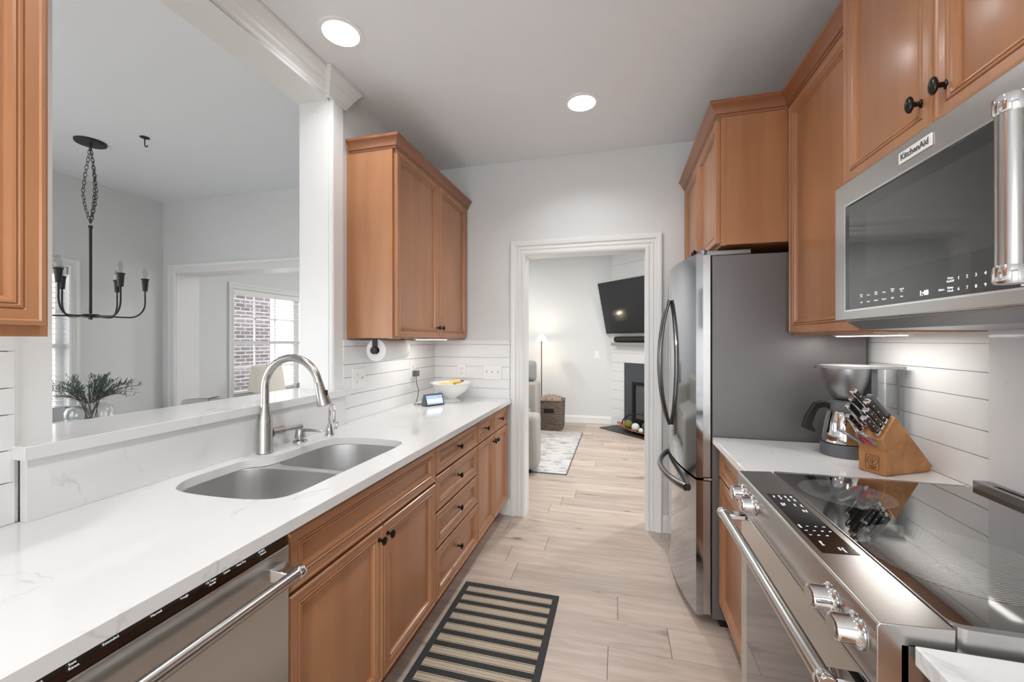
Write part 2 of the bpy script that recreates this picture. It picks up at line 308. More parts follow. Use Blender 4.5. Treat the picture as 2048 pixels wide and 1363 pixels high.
# ------------------------------------------------------------------ mesh builder
class MB:
    def __init__(s): s.v = []; s.f = []; s.mi = []; s.cur = 0
    def add(s, vs, fs):
        n = len(s.v); s.v += [tuple(v) for v in vs]; s.f += [tuple(n + i for i in f) for f in fs]; s.mi += [s.cur] * len(fs); return s
    def box(s, x0, x1, y0, y1, z0, z1):
        x0, x1 = sorted((x0, x1)); y0, y1 = sorted((y0, y1)); z0, z1 = sorted((z0, z1))
        return s.add([(x, y, z) for z in (z0, z1) for y in (y0, y1) for x in (x0, x1)],
                     [(0, 2, 3, 1), (4, 5, 7, 6), (0, 1, 5, 4), (2, 6, 7, 3), (0, 4, 6, 2), (1, 3, 7, 5)])
    def loft(s, loops, close=True, cap0=True, cap1=True):
        n = len(loops[0]); vs = [p for l in loops for p in l]; fs = []
        for k in range(len(loops) - 1):
            for i in range(n if close else n - 1):
                j = (i + 1) % n
                fs.append((k * n + i, k * n + j, (k + 1) * n + j, (k + 1) * n + i))
        if cap0: fs.append(tuple(reversed(range(n))))
        if cap1: fs.append(tuple((len(loops) - 1) * n + i for i in range(n)))
        return s.add(vs, fs)
    def prism(s, pts, a, b, fn):                        # pts 2D, fn(p, h) -> 3D
        return s.loft([[fn(p, a) for p in pts], [fn(p, b) for p in pts]])
    def lathe(s, prof, c=(0, 0, 0), ax=(0, 0, 1), seg=32, cap=True):
        ax = Vector(ax).normalized(); t = Vector((1, 0, 0)) if abs(ax.x) < .9 else Vector((0, 1, 0))
        u = ax.cross(t).normalized(); w = ax.cross(u); c = Vector(c)
        return s.loft([[c + ax * z + (u * math.cos(2 * PI * i / seg) + w * math.sin(2 * PI * i / seg)) * max(r, 1e-5) for i in range(seg)] for r, z in prof], True, cap, cap)
    def tube(s, pts, r, seg=10, closed=False, flat=None):
        P = [Vector(p) for p in pts]; n = len(P); loops = []
        up = None
        for i in range(n):
            if closed: t = (P[(i + 1) % n] - P[i - 1])
            else: t = P[min(i + 1, n - 1)] - P[max(i - 1, 0)]
            t.normalize()
            if up is None: up = Vector((0, 0, 1)) if abs(t.z) < .9 else Vector((1, 0, 0))
            a = t.cross(up)
            if a.length < 1e-4: a = t.cross(Vector((.3, .9, .1)))
            a.normalize(); b = a.cross(t).normalized(); up = b
            rr = r[i] if isinstance(r, (list, tuple)) else r
            ra, rb = (rr, rr) if flat is None else (rr, rr * flat)
            loops.append([P[i] + a * ra * math.cos(2 * PI * k / seg) + b * rb * math.sin(2 * PI * k / seg) for k in range(seg)])
        if closed: loops.append(loops[0]); return s.loft(loops, True, False, False)
        return s.loft(loops)
    def rings(s, o, u, v, n, w, h, prof):               # nested mitred rectangles: prof = [(inset, height)]
        o, u, v, n = Vector(o), Vector(u), Vector(v), Vector(n)
        loops = []
        for ins, ht in prof:
            loops.append([o + u * a + v * b + n * ht for a, b in ((ins, ins), (w - ins, ins), (w - ins, h - ins), (ins, h - ins))])
        if u.cross(v).dot(n) < 0: loops = [list(reversed(l)) for l in loops]
        return s.loft(loops)
    def sweep(s, path, up, prof, closed=False):         # mitred sweep; prof (side, up); side = tangent x up
        P = [Vector(p) for p in path]; up = Vector(up).normalized(); n = len(P); loops = []
        for i in range(n):
            a = (P[i] - P[i - 1]).normalized() if (i > 0 or closed) else None
            b = (P[(i + 1) % n] - P[i]).normalized() if (i < n - 1 or closed) else None
            if a is None: a = b
            if b is None: b = a
            sa, sb = a.cross(up).normalized(), b.cross(up).normalized()
            m = (sa + sb); m = m / (1 + sa.dot(sb)) if (1 + sa.dot(sb)) > 1e-4 else sa
            loops.append([P[i] + m * q[0] + up * q[1] for q in prof])
        if closed: loops.append(loops[0]); return s.loft(loops, True, False, False)
        return s.loft(loops)
    def plate(s, outer, holes, a, b, fn):               # 2D polygon with holes, extruded a..b
        bm = bmesh.new(); loops = []
        for lp in [outer] + holes:
            vs = [bm.verts.new((p[0], p[1], 0)) for p in lp]; loops.append(vs)
            for i in range(len(vs)): bm.edges.new((vs[i], vs[(i + 1) % len(vs)]))
        bm.verts.index_update()
        bmesh.ops.triangle_fill(bm, use_beauty=True, edges=bm.edges[:])
        bm.verts.index_update()
        V = [v.co.copy() for v in bm.verts]; F = [tuple(v.index for v in f.verts) for f in bm.faces]
        L = [[v.index for v in lp] for lp in loops]; bm.free(); n = len(V)
        fs = [tuple(reversed(f)) for f in F] + [tuple(i + n for i in f) for f in F]
        for lp in L:
            for i in range(len(lp)):
                p, q = lp[i], lp[(i + 1) % len(lp)]; fs.append((p, q, q + n, p + n))
        return s.add([fn(v, a) for v in V] + [fn(v, b) for v in V], fs)
    def build(s, name, mats, parent=None, smooth=None, bevel=0, local=False, sub=0, **tags):
        if not isinstance(mats, (list, tuple)): mats = [mats]
        V = [Vector(v) for v in s.v]
        loc = Vector((0, 0, 0))
        if parent is None and not local:
            lo = Vector([min(v[i] for v in V) for i in range(3)]); hi = Vector([max(v[i] for v in V) for i in range(3)])
            loc = Vector(((lo.x + hi.x) / 2, (lo.y + hi.y) / 2, lo.z)) if tags.get('kind') != 'structure' else loc
        elif not local:
            p = parent; off = Vector((0, 0, 0))
            while p: off += p.location; p = p.parent
            loc = Vector((0, 0, 0)); V = [v - off for v in V]
        if parent is None: V = [v - loc for v in V]
        me = bpy.data.meshes.new(name); me.from_pydata([tuple(v) for v in V], [], s.f)
        for m in mats: me.materials.append(m)
        me.polygons.foreach_set('material_index', s.mi)
        bm = bmesh.new(); bm.from_mesh(me); bmesh.ops.remove_doubles(bm, verts=bm.verts, dist=1e-6)
        bmesh.ops.recalc_face_normals(bm, faces=bm.faces); bm.to_mesh(me); bm.free()
        if smooth:
            me.polygons.foreach_set('use_smooth', [True] * len(me.polygons)); me.set_sharp_from_angle(angle=math.radians(smooth))
        o = bpy.data.objects.new(name, me); COL.objects.link(o); o.location = loc
        if parent is not None: o.parent = parent
        if bevel:
            b = o.modifiers.new('edge', 'BEVEL'); b.width = bevel; b.segments = 2; b.limit_method = 'ANGLE'; b.angle_limit = math.radians(40); b.harden_normals = False
            me.polygons.foreach_set('use_smooth', [True] * len(me.polygons)); me.set_sharp_from_angle(angle=math.radians(50))
        if sub:
            m = o.modifiers.new('sub', 'SUBSURF'); m.levels = sub; m.render_levels = sub
        for k, v in tags.items():
            if v: o['category' if k == 'cat' else k] = v
        return o
def thing(name, label, cat, loc=(0, 0, 0), rotz=0, group=None):
    o = bpy.data.objects.new(name, None); COL.objects.link(o); o.location = loc; o.rotation_euler = (0, 0, rotz); o.empty_display_size = .05
    o['label'] = label; o['category'] = cat
    if group: o['group'] = group
    return o
def dup(root, loc=None, rot=None, label=None):
    r = root.copy(); COL.objects.link(r)
    if loc is not None: r.location = loc
    if rot is not None: r.rotation_euler = rot
    if label: r['label'] = label
    for ch in list(root.children):
        c = ch.copy(); COL.objects.link(c); c.parent = r
        for g in ch.children:
            d = g.copy(); COL.objects.link(d); d.parent = c
    return r
def struct(name, mb, m, **k): return mb.build(name, m, kind='structure', **k)
def text(s, size, o, u, v, mat, parent, name='lettering', depth=.0004, align='LEFT', bold=False):
    cu = bpy.data.curves.new('txt', 'FONT'); cu.body = s; cu.size = size; cu.align_x = align; cu.extrude = depth
    if bold: cu.offset = size * .018
    cu.resolution_u = 2
    t = bpy.data.objects.new('txt', cu); COL.objects.link(t)
    bpy.context.view_layer.update()
    me = bpy.data.meshes.new_from_object(t.evaluated_get(bpy.context.evaluated_depsgraph_get()))
    bpy.data.objects.remove(t); bpy.data.curves.remove(cu)
    u, v = Vector(u), Vector(v); n = u.cross(v)
    off = Vector((0, 0, 0)); p = parent
    while p: off += p.location; p = p.parent
    o = Vector(o) - off
    for vt in me.vertices:
        c = vt.co.copy(); vt.co = o + u * c.x + v * c.y + n * (c.z + .0002)
    me.materials.clear(); me.materials.append(mat)
    ob = bpy.data.objects.new(name, me); COL.objects.link(ob); ob.parent = parent
    return ob
XY = lambda p, h: (p[0], p[1], h)
YZ = lambda p, h: (h, p[0], p[1])
XZ = lambda p, h: (p[0], h, p[1])
def rect(a0, a1, b0, b1): return [(a0, b0), (a1, b0), (a1, b1), (a0, b1)]
def circ(cx, cy, r, n=32): return [(cx + r * math.cos(2 * PI * i / n), cy + r * math.sin(2 * PI * i / n)) for i in range(n)]
def catmull(P, n=5):
    out = []; L = len(P)
    for i in range(L):
        a, b, c, d = [Vector(P[(i + k) % L]) for k in (-1, 0, 1, 2)]
        for j in range(n):
            t = j / n
            out.append(.5 * ((2 * b) + (c - a) * t + (2 * a - 5 * b + 4 * c - d) * t * t + (3 * b - a - 3 * c + d) * t ** 3))
    return out

# ------------------------------------------------------------------ key planes
XL, XLS = -1.49, -1.466          # painted left wall, shiplap face
XR = 1.07                        # right wall face (shiplap)
YF = 3.08                        # far wall face
YB = -2.7
XE = -4.52                       # exterior wall inner face
YL = 6.82                        # living room back wall
XRR = 2.6                        # living room right side
CT = .914

# ------------------------------------------------------------------ room shell
struct('floor', MB().box(XE - .2, XRR + .2, YB - .2, YL + .2, -.08, 0), M['floor'])
struct('ceiling', MB().plate(rect(XE - .2, XRR + .2, YB - .2, YL + .2), [circ(x, y, .082) for x, y in CANS], CEIL, CEIL + .12, XY), M['ceil'])
struct('ground', MB().box(-18, 9, -12, 16, -.3, -.1), M['bounce'])
# left wall with the pass-through
OY0, OY1, OZ0, OZ1 = .740, 1.833, 1.072, 2.652
struct('wall_left', MB().plate(rect(YB, YF, 0, CEIL), [rect(OY0, OY1, OZ0, OZ1)], -1.672, XL, YZ), M['wall'])
struct('wall_right', MB().box(XR + .008, XR + .15, YB, YF, 0, CEIL), M['wall'])
# far wall (kitchen part) with the cased opening
struct('wall_far', MB().plate([(-1.66, 0), (-.705, 0), (-.705, 2.035), (.19, 2.035), (.19, 0), (XRR, 0), (XRR, CEIL), (-1.66, CEIL)], [], YF, YF + .12, XZ), M['wall'])
struct('wall_dining', MB().plate([(XE, 0), (-4.33, 0), (-4.33, 2.055), (-2.1, 2.055), (-2.1, 0), (-1.66, 0), (-1.66, CEIL), (XE, CEIL)], [], YF + .02, YF + .24, XZ), M['wall'])
# exterior wall with two windows, plus an unseen one added for daylight
WINS = [(1.45, 2.36, .66, 1.99, 'w1'), (3.885, 6.0, .68, 2.0, 'w2'), (-1.6, .8, .5, 2.15, 'w3')]
struct('wall_exterior', MB().plate(rect(YB, YL, 0, CEIL), [rect(a, b, c, d) for a, b, c, d, _ in WINS], XE - .15, XE, YZ), M['wall'])
struct('wall_living', MB().box(XE, XRR, YL, YL + .12, 0, CEIL), M['wall'])
struct('wall_living_right', MB().plate(rect(YF, YL, 0, CEIL), [rect(4.1, 5.9, .7, 2.1)], XRR, XRR + .12, YZ), M['wall'])
struct('wall_back', MB().plate([(XE, 0), (-1.1, 0), (-1.1, 2.3), (.85, 2.3), (.85, 0), (XR + .1, 0), (XR + .1, CEIL), (XE, CEIL)], [rect(-4.2, -3.0, .5, 2.2)], YB - .12, YB, XZ), M['wall'])  # opening widened and dining window added to let daylight in

# shiplap: planks with fine gaps over a backing
def shiplap(name, fixed, a0, a1, z0, z1, grooves, axis, face, back, mat=None):
    g = [z0] + sorted([z for z in grooves if z0 < z < z1]) + [z1]
    mb = MB()
    for i in range(len(g) - 1):
        lo = g[i] + (.0012 if i else 0); hi = g[i + 1] - (.0012 if i < len(g) - 2 else 0)
        if axis == 'y': mb.box(back, face, a0, a1, lo, hi)
        else: mb.box(a0, a1, back, face, lo, hi)
    return struct(name, mb, mat or M['ship'])
GL = [1.338, 1.236, 1.162, 1.065, .990]
GN = [1.345, 1.253, 1.187, 1.098, 1.018]
shiplap('trim_1', 0, 1.925, YF - .014, CT, 1.372, GL, 'y', XLS, XL + .001)
shiplap('trim_2', 0, XLS, -.825, CT, 1.372, GL, 'x', YF - .014, YF - .001)
shiplap('trim_3', 0, -1.2, .664, CT, 1.386, GN, 'y', XLS, XL + .001)
shiplap('trim_4', 0, YB, YF, CT, 1.42, [1.362, 1.275, 1.193, 1.098, 1.017], 'y', XR, XR + .007)
# pilasters of the pass-through
mb = MB().box(XL - .001, XL + .018, OY1, 1.925, 1.107, 2.66)
mb.box(XL + .018, XL + .024, OY1 + .004, OY1 + .016, 1.107, 2.66)
struct('trim_5', mb, M['trim'])
struct('trim_6', MB().box(XL - .001, XL + .012, .672, OY0, 1.107, 2.66).box(XL - .001, XL + .02, .655, .672, CT, 2.66), M['trim'])
# crown along the header, returning round the pilaster
CP = [(0, 0), (.012, 0), (.014, .012), (.022, .016), (.026, .03), (.040, .045), (.044, .06), (.052, .064), (.062, .082), (.082, .104), (.088, .108), (.088, .122), (0, .122)]
mb = MB().sweep([(XL - .0155, -1.2, CEIL - .124), (XL - .0155, 1.818, CEIL - .124), (XL + .012, 1.818, CEIL - .124), (XL + .012, 1.94, CEIL - .124), (XL - .0155, 1.94, CEIL - .124)], (0, 0, 1), [(a * .82, b) for a, b in CP])
struct('trim_7', mb, M['trim'])
# jamb liner of the pass-through
struct('trim_8', MB().box(-1.674, XL + .0, OY1 - .004, OY1 + .001, 1.107, OZ1).box(-1.674, XL, OY0, OY1, OZ1 - .003, OZ1 + .002), M['trim'])

# door casing: fluted profile
CAS = [(0, 0), (0, .014), (.012, .020), (.024, .020), (.030, .013), (.040, .013), (.046, .018), (.056, .018), (.062, .013), (.072, .013), (.078, .022), (.098, .026), (.112, .026), (.116, .020), (.116, 0)]
def casing(name, x0, x1, z1, y, w=.116):
    k = w / .116
    mb = MB().sweep([(x0, y, 0), (x0, y, z1), (x1, y, z1), (x1, y, 0)], (0, -1, 0), [(-a * k, b) for a, b in CAS])
    return struct(name, mb, M['trim'])
casing('trim_9', -.705, .187, 2.03, YF, .114)
struct('trim_10', MB().box(-.711, -.704, YF - .005, YF + .125, 0, 2.036).box(.189, .196, YF - .005, YF + .125, 0, 2.036).box(-.711, .196, YF - .005, YF + .125, 2.028, 2.037), M['trim'])
casing('trim_11', -4.33, -2.1, 2.05, YF + .02, .085)
struct('trim_12', MB().box(-4.34, -4.325, YF + .015, YF + .245, 0, 2.056).box(-4.34, -2.1, YF + .015, YF + .245, 2.045, 2.057), M['trim'])
BP = [(0, 0), (.016, 0), (.016, .09), (.010, .105), (.006, .12), (0, .12)]
struct('baseboard_far', MB().sweep([(-.82, YF, 0), (-.90, YF, 0)], (0, 0, 1), [(-a, b) for a, b in BP]).sweep([(.303, YF, 0), (.47, YF, 0)], (0, 0, 1), BP), M['trim'])
struct('baseboard_living', MB().sweep([(XE, YL, 0), (-.11, YL, 0)], (0, 0, 1), BP), M['trim'])
struct('baseboard_dining', MB().sweep([(XE, -1, 0), (XE, 3.09, 0)], (0, 0, 1), BP), M['trim'])

# windows with sashes, panes and blinds
def window(n, y0, y1, z0, z1, mull):
    fr = struct('window_%d' % n, MB().sweep([(XE, y0, z0), (XE, y0, z1), (XE, y1, z1), (XE, y1, z0)], (1, 0, 0), [(-a * .62, b) for a, b in CAS], closed=True), M['trim'])
    for i in range(mull):
        w = (y1 - y0) / mull; a, b = y0 + i * w, y0 + (i + 1) * w; zm = (z0 + z1) / 2
        mb = MB()
        mb.plate(rect(a, b, z0, z1), [rect(a + .05, b - .05, z0 + .05, zm - .02), rect(a + .05, b - .05, zm + .02, z1 - .05)], XE - .10, XE - .06, YZ)
        k = 3
        for j in range(1, k):
            yy = a + .05 + (b - a - .1) * j / k; mb.box(XE - .088, XE - .072, yy - .009, yy + .009, z0 + .05, z1 - .05)
        for lo, hi in ((z0 + .05, zm - .02), (zm + .02, z1 - .05)):
            zz = (lo + hi) / 2; mb.box(XE - .088, XE - .072, a + .05, b - .05, zz - .009, zz + .009)
        s_ = mb.build('sash', M['trim'], fr)
        MB().box(XE - .082, XE - .078, a + .045, b - .045, z0 + .045, z1 - .045).build('pane', M['glass'], s_)
        t = thing('window_blind', {0: 'white slatted blind over the dining room window, behind the chandelier',
              10: 'white slatted blind on the far room window, left one behind the faucet arch', 11: 'white slatted blind on the far room window, right one beside the column'}.get(0 if n == 1 else 10 + i), 'blind', (XE - .03, (a + b) / 2, z0))
        mb = MB(); ns = int((z1 - z0 - .09) / .043)
        for j in range(ns):
            z = z0 + .03 + j * .043
            mb.box(XE - .052, XE - .008, a + .012, b - .012, z, z + .0055)
        mb.build('slats', M['blind'], t)
        MB().box(XE - .056, XE + .006, a + .008, b - .008, z1 - .065, z1 - .002).build('head_rail', M['blind'], t, bevel=.003)
        MB().box(XE - .05, XE - .01, a + .012, b - .012, z0 + .004, z0 + .02).build('bottom_rail', M['blind'], t)
        for yy in (a + .15, b - .15): MB().box(XE - .0065, XE - .005, yy - .001, yy + .001, z0 + .02, z1 - .06).build('cord', M['blind'], t)
window(1, *WINS[0][:4], 1); window(2, *WINS[1][:4], 2)
struct('window_3', MB().plate(rect(-1.6, .8, .5, 2.15), [rect(-1.52, -.42, .58, 2.07), rect(-.36, .72, .58, 2.07)], XE - .10, XE - .04, YZ), M['trim'])  # added window, out of view, brings more daylight into the dining room
# houses outside
t = thing('brick_building', 'dark brick house wall seen through the far room blind', 'building', (-6.9, 4.4, -.1))
MB().box(-7.2, -6.9, 2.2, 6.75, -.1, 5.2).build('wall', M['brickd'], t)
MB().box(-7.4, -6.7, 2.0, 6.9, 5.2, 5.35).build('eave', M['trim'], t)
t = thing('pale_brick_house', 'pale brick house wall outside with sun glare put in its colour, right of the dark brick one', 'building', (-9, 9, -.1))
MB().box(-9.2, -8.9, 5.0, 13, -.1, 5.2).build('wall', M['brickl'], t)
MB().box(-9.4, -8.7, 4.8, 13.2, 5.2, 5.35).build('eave', M['trim'], t)

# ------------------------------------------------------------------ cabinets
DP = lambda w=.055: [(0, 0), (0, .014), (.003, .019), (.009, .020), (.012, .017), (w - .027, .017), (w - .0245, .0135), (w - .0225, .0175), (w - .018, .0185), (w - .015, .0135), (w - .013, .0165), (w - .008, .0155), (w - .005, .0075), (w - .0005, .006), (w, .0035), (w + .004, .0045)]
def knob(parent, o, n, oval=1.0, s=1.0):
    n = Vector(n)
    prof = [(.008, 0), (.008, .002), (.0045, .004), (.0045, .014), (.009, .017), (.0145, .021), (.0150, .025), (.011, .029), (.004, .0305)]
    mb = MB().lathe([(r * s, z * s) for r, z in prof], o, n, 20)
    if oval != 1.0: mb.v = [(v[0], o[1] + (v[1] - o[1]) * (.72), o[2] + (v[2] - o[2]) * oval) for v in mb.v]
    return mb.build('knob', M['knob'], parent, smooth=50)
def front(parent, kind, xf, sgn, y0, y1, z0, z1, kn=None, w=.055, oval=1.0):
    """door or drawer front in the plane x=xf facing sgn*x"""
    g = .0015; mat = M['wood'] if kind == 'door' else M['woodh']
    d = MB().rings((xf - sgn * .020, y0 + g, z0 + g), (0, 1, 0), (0, 0, 1), (sgn, 0, 0), y1 - y0 - 2 * g, z1 - z0 - 2 * g, DP(w)).build(kind, mat, parent, smooth=25)
    if kn: knob(d, (xf - sgn * (.003 if kn[2] == 'f' else .011), kn[0], kn[1]), (sgn, 0, 0), oval)
    return d
def base_cab(label, y0, y1, xf, xb, sgn, parts, end=None):
    t = thing('base_cabinet', label, 'cabinet', ((xf + xb) / 2, (y0 + y1) / 2, 0))
    xx = xf - sgn * .021
    mb = MB().plate(rect(y0 + .001, y1 - .001, .125, CT - .032), [], min(xx, xb), max(xx, xb), YZ)
    if 'sink' in label: mb = MB().plate(rect(min(xx, xb), max(xx, xb), y0 + .001, y1 - .001), [rect(-1.445, -.87, y0 + .006, y1 - .006)], .125, CT - .042, XY)
    mb.build('body', M['woodh'], t)
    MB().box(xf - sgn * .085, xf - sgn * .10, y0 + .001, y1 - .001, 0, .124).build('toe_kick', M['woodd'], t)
    for p in parts: front(t, *p[:1], xf, sgn, *p[1:5], kn=p[5] if len(p) > 5 else None, w=p[6] if len(p) > 6 else .055)
    return t
XF = -.828
base_cab('wooden sink cabinet with two tall doors, beside the dishwasher', .868, 1.748, XF, -1.466, 1,
         [('drawer', .872, 1.746, .708, .868), ('door', .872, 1.309, .135, .700, (1.282, .655, 'f')), ('door', 1.311, 1.746, .135, .700, (1.338, .655, 'f'))])
base_cab('wooden cabinet of four stacked drawers, right of the sink cabinet', 1.750, 2.336, XF, -1.466, 1,
         [('drawer', 1.753, 2.334, .735, .868, (2.043, .80, 'i')), ('drawer', 1.753, 2.334, .560, .728, (2.043, .645, 'i')),
          ('drawer', 1.753, 2.334, .385, .553, (2.043, .47, 'i')), ('drawer', 1.753, 2.334, .135, .378, (2.043, .262, 'i'))])
base_cab('wooden cabinet with two small drawers over two doors, at the doorway end of the counter', 2.338, 3.02, XF, -1.466, 1,
         [('drawer', 2.341, 2.675, .735, .868, (2.508, .80, 'i'), .04), ('drawer', 2.677, 3.012, .735, .868, (2.845, .80, 'i'), .04),
          ('door', 2.341, 2.675, .135, .728, (2.648, .68, 'f')), ('door', 2.677, 3.012, .135, .728, (2.705, .68, 'f'))])
# dishwasher
t = thing('dishwasher', 'stainless dishwasher with a black control strip, under the left counter', 'dishwasher', (-1.12, .56, 0))
MB().box(-1.46, -.86, .262, .864, .12, .866).build('body', M['grayplast'], t)
MB().box(-.86, -.822, .264, .863, .125, .846).build('door', M['steel'], t, bevel=.003)
cs = MB().add([(-.855, .264, .8475), (-.855, .863, .8475), (-.824, .863, .8475), (-.824, .264, .8475), (-.855, .264, .879), (-.855, .863, .879), (-.842, .863, .872), (-.842, .264, .872)], [(0, 1, 2, 3), (4, 7, 6, 5), (0, 4, 5, 1), (3, 2, 6, 7), (0, 3, 7, 4), (1, 5, 6, 2)]).build('control_strip', M['glassblk'], t)
su = Vector((-.018, 0, .0245)).normalized()
for y, s_ in ((.40, 'Heat\nDry'), (.44, 'Sani\nRinse'), (.49, 'Extended'), (.56, 'Normal'), (.61, 'Tough'), (.665, 'Hi Temp\nScrub'), (.70, 'Quick'), (.735, 'Heat Dry'), (.79, 'START\nCancel')):
    text(s_, .006, (-.8315, y, .862), (0, 1, 0), su, M['letterwhite'], cs, align='CENTER')
h = MB().tube([(-.772, .30, .792), (-.772, .845, .792)], .0145, 24).build('handle', M['steel'], t, smooth=40)
for y in (.318, .827):
    MB().add([(-.823, y - .022, .779), (-.823, y + .022, .779), (-.823, y + .022, .812), (-.823, y - .022, .812), (-.776, y - .013, .783), (-.776, y + .013, .783), (-.776, y + .013, .802), (-.776, y - .013, .802)], [(0, 3, 2, 1), (4, 5, 6, 7), (0, 1, 5, 4), (2, 3, 7, 6), (1, 2, 6, 5), (0, 4, 7, 3)]).build('bracket', M['chrome'], h, bevel=.002)
for y in (.302, .843): MB().lathe([(.0155, -.009), (.017, -.007), (.017, .007), (.0155, .009)], (-.772, y, .792), (0, 1, 0), 24).build('cap', M['chrome'], h, smooth=40)

# upper cabinets
CRW = [(0, 0), (.004, 0), (.006, .010), (.012, .012), (.014, .020), (.018, .030), (.028, .046), (.036, .052), (.038, .056), (.038, .066), (0, .066)]
def upper(label, y0, y1, z0, z1, xf, xb, sgn, doors, crown_path=None, name='wall_cabinet', bottom=None, side_dir=0, oval=1.0, split=True):
    t = thing(name, label, 'cabinet', ((xf + xb) / 2, (y0 + y1) / 2, z0))
    xx = xf - sgn * .021
    mb = MB().box(xx - sgn * .0205, xb, y0, y1, z0, z1); mb.build('body', M['wood'], t)
    MB().box(xx, xx - sgn * .02, y0 - .001, y1 + .001, z0 - .004, z1).build('face_frame', M['wood'], t)
    for a, b, zb, zt, k in doors: front(t, 'door', xf, sgn, a, b, zb, zt, kn=k, w=.058, oval=oval)
    if crown_path:
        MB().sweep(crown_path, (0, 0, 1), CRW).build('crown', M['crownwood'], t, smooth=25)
    return t
Z0U, Z1U = 1.384, 2.430
upper('tall two-door wooden cabinet above the paper towels', 1.977, 3.07, Z0U, Z1U, -1.178, XL + .002, 1,
      [(1.992, 2.535, 1.392, 2.425, (2.505, 1.455, 'f')), (2.537, 3.055, 1.392, 2.425, (2.567, 1.455, 'f'))],
      [(XL + .02, 1.977, 2.424), (-1.182, 1.977, 2.424), (-1.182, 3.07, 2.424)])
upper('wooden wall cabinet cut off by the left edge of the picture', -.25, .592, Z0U, 2.68, -1.178, XL + .002, 1,
      [(-.235, .17, 1.402, 2.66, (.14, 1.47, 'f')), (.172, .584, 1.402, 2.66, (.205, 1.47, 'f'))])
# right side
upper('two-door wooden cabinet above the refrigerator', 2.10, 3.07, 1.822, Z1U, .448, XR, -1,
      [(2.115, 2.584, 1.832, 2.425, (2.555, 1.885, 'f')), (2.586, 3.06, 1.832, 2.425, (2.615, 1.885, 'f'))],
      [(.451, 3.07, 2.424), (.451, 2.10, 2.424), (.735, 2.10, 2.424)])
upper('tall single-door wooden cabinet between the refrigerator and the microwave', 1.535, 2.096, 1.398, Z1U, .742, XR, -1,
      [(1.54, 2.088, 1.402, 2.425, None)], [(.746, 2.096, 2.424), (.746, 1.535, 2.424)])
upper('two-door wooden cabinet above the microwave', .762, 1.530, 1.856, 2.56, .692, XR, -1,
      [(1.139, 1.522, 1.862, 2.545, (1.176, 1.933, 'f')), (.77, 1.137, 1.862, 2.545, (1.10, 1.933, 'f'))], [(.695, 1.53, 2.55), (.695, .762, 2.55)], oval=1.35)
base_cab('narrow wooden base cabinet between the refrigerator and the range', 1.517, 2.088, .456, XR - .01, -1,
         [('drawer', 1.522, 2.084, .735, .868), ('door', 1.522, 2.084, .135, .728)])
base_cab('wooden base cabinet beside the range, at the near right corner', .15, .742, .456, XR - .01, -1,
         [('drawer', .155, .738, .735, .868), ('door', .155, .738, .135, .728)])

# ------------------------------------------------------------------ counters, sink
SINK = [(-1.338, .957), (-1.291, .932), (-1.2, .924), (-1.068, .929), (-.992, .944), (-.948, .972), (-.932, 1.03), (-.929, 1.13), (-.926, 1.26), (-.924, 1.40), (-.921, 1.55), (-.934, 1.62),
        (-.985, 1.655), (-1.108, 1.660), (-1.231, 1.648), (-1.295, 1.603), (-1.312, 1.505), (-1.311, 1.365), (-1.322, 1.285), (-1.362, 1.246), (-1.380, 1.20), (-1.380, 1.108), (-1.375, 1.02)]
outline = [(p[0], p[1]) for p in catmull(SINK, 4)]
MB().plate(rect(-1.464, -.807, -1.0, 3.064), [outline], CT - .03, CT, XY).build('countertop', M['quartz'], bevel=.0025, cat='countertop', label='long white quartz countertop around the sink, on the left')
MB().box(-1.464, -1.437, .6725, 1.90, CT + .0005, 1.071).build('backsplash_panel', M['quartz'], cat='backsplash', label='low white veined slab behind the sink, under the bar ledge')
MB().box(-1.73, -1.42, .66, 1.906, 1.0725, 1.107).build('bar_ledge', M['quartz'], bevel=.002, cat='ledge', label='raised white bar ledge in the pass-through opening')
MB().box(.430, XR - .001, 1.516, 2.092, CT - .03, CT).build('countertop', M['quartz'], bevel=.0025, cat='countertop', label='white countertop under the coffee maker and knife block')
MB().box(.430, XR - .001, .15, .742, CT - .03, CT).build('countertop', M['quartz'], bevel=.0025, cat='countertop', label='white countertop corner in front of the range, bottom right')
MB().box(XR - .014, XR - .002, .742, 1.512, CT, 1.42).build('backsplash_panel', M['quartz'], cat='backsplash', label='smooth white slab on the wall behind the range')

t = thing('kitchen_sink', 'double-bowl stainless undermount sink in the left counter', 'sink', (-1.15, 1.3, .67))
def roundpoly(pts, r=.05, n=6):
    out = []; L = len(pts)
    for i in range(L):
        p, a, b = Vector(pts[i]), Vector(pts[i - 1]), Vector(pts[(i + 1) % L])
        u, w = (a - p).normalized(), (b - p).normalized(); rr = min(r, (a - p).length * .45, (b - p).length * .45)
        s0, s1 = p + u * rr, p + w * rr
        for k in range(n + 1):
            q = k / n; out.append(tuple((1 - q) ** 2 * s0 + 2 * q * (1 - q) * p + q * q * s1))
    return out
b1 = roundpoly([(-1.395, .95), (-1.20, .915), (-1.0, .925), (-.925, .99), (-.915, 1.20), (-.93, 1.262), (-1.05, 1.275), (-1.31, 1.262), (-1.39, 1.22)], .09)
b2 = roundpoly([(-1.325, 1.305), (-1.05, 1.305), (-.93, 1.30), (-.912, 1.36), (-.912, 1.60), (-.97, 1.668), (-1.22, 1.664), (-1.322, 1.60)], .08)
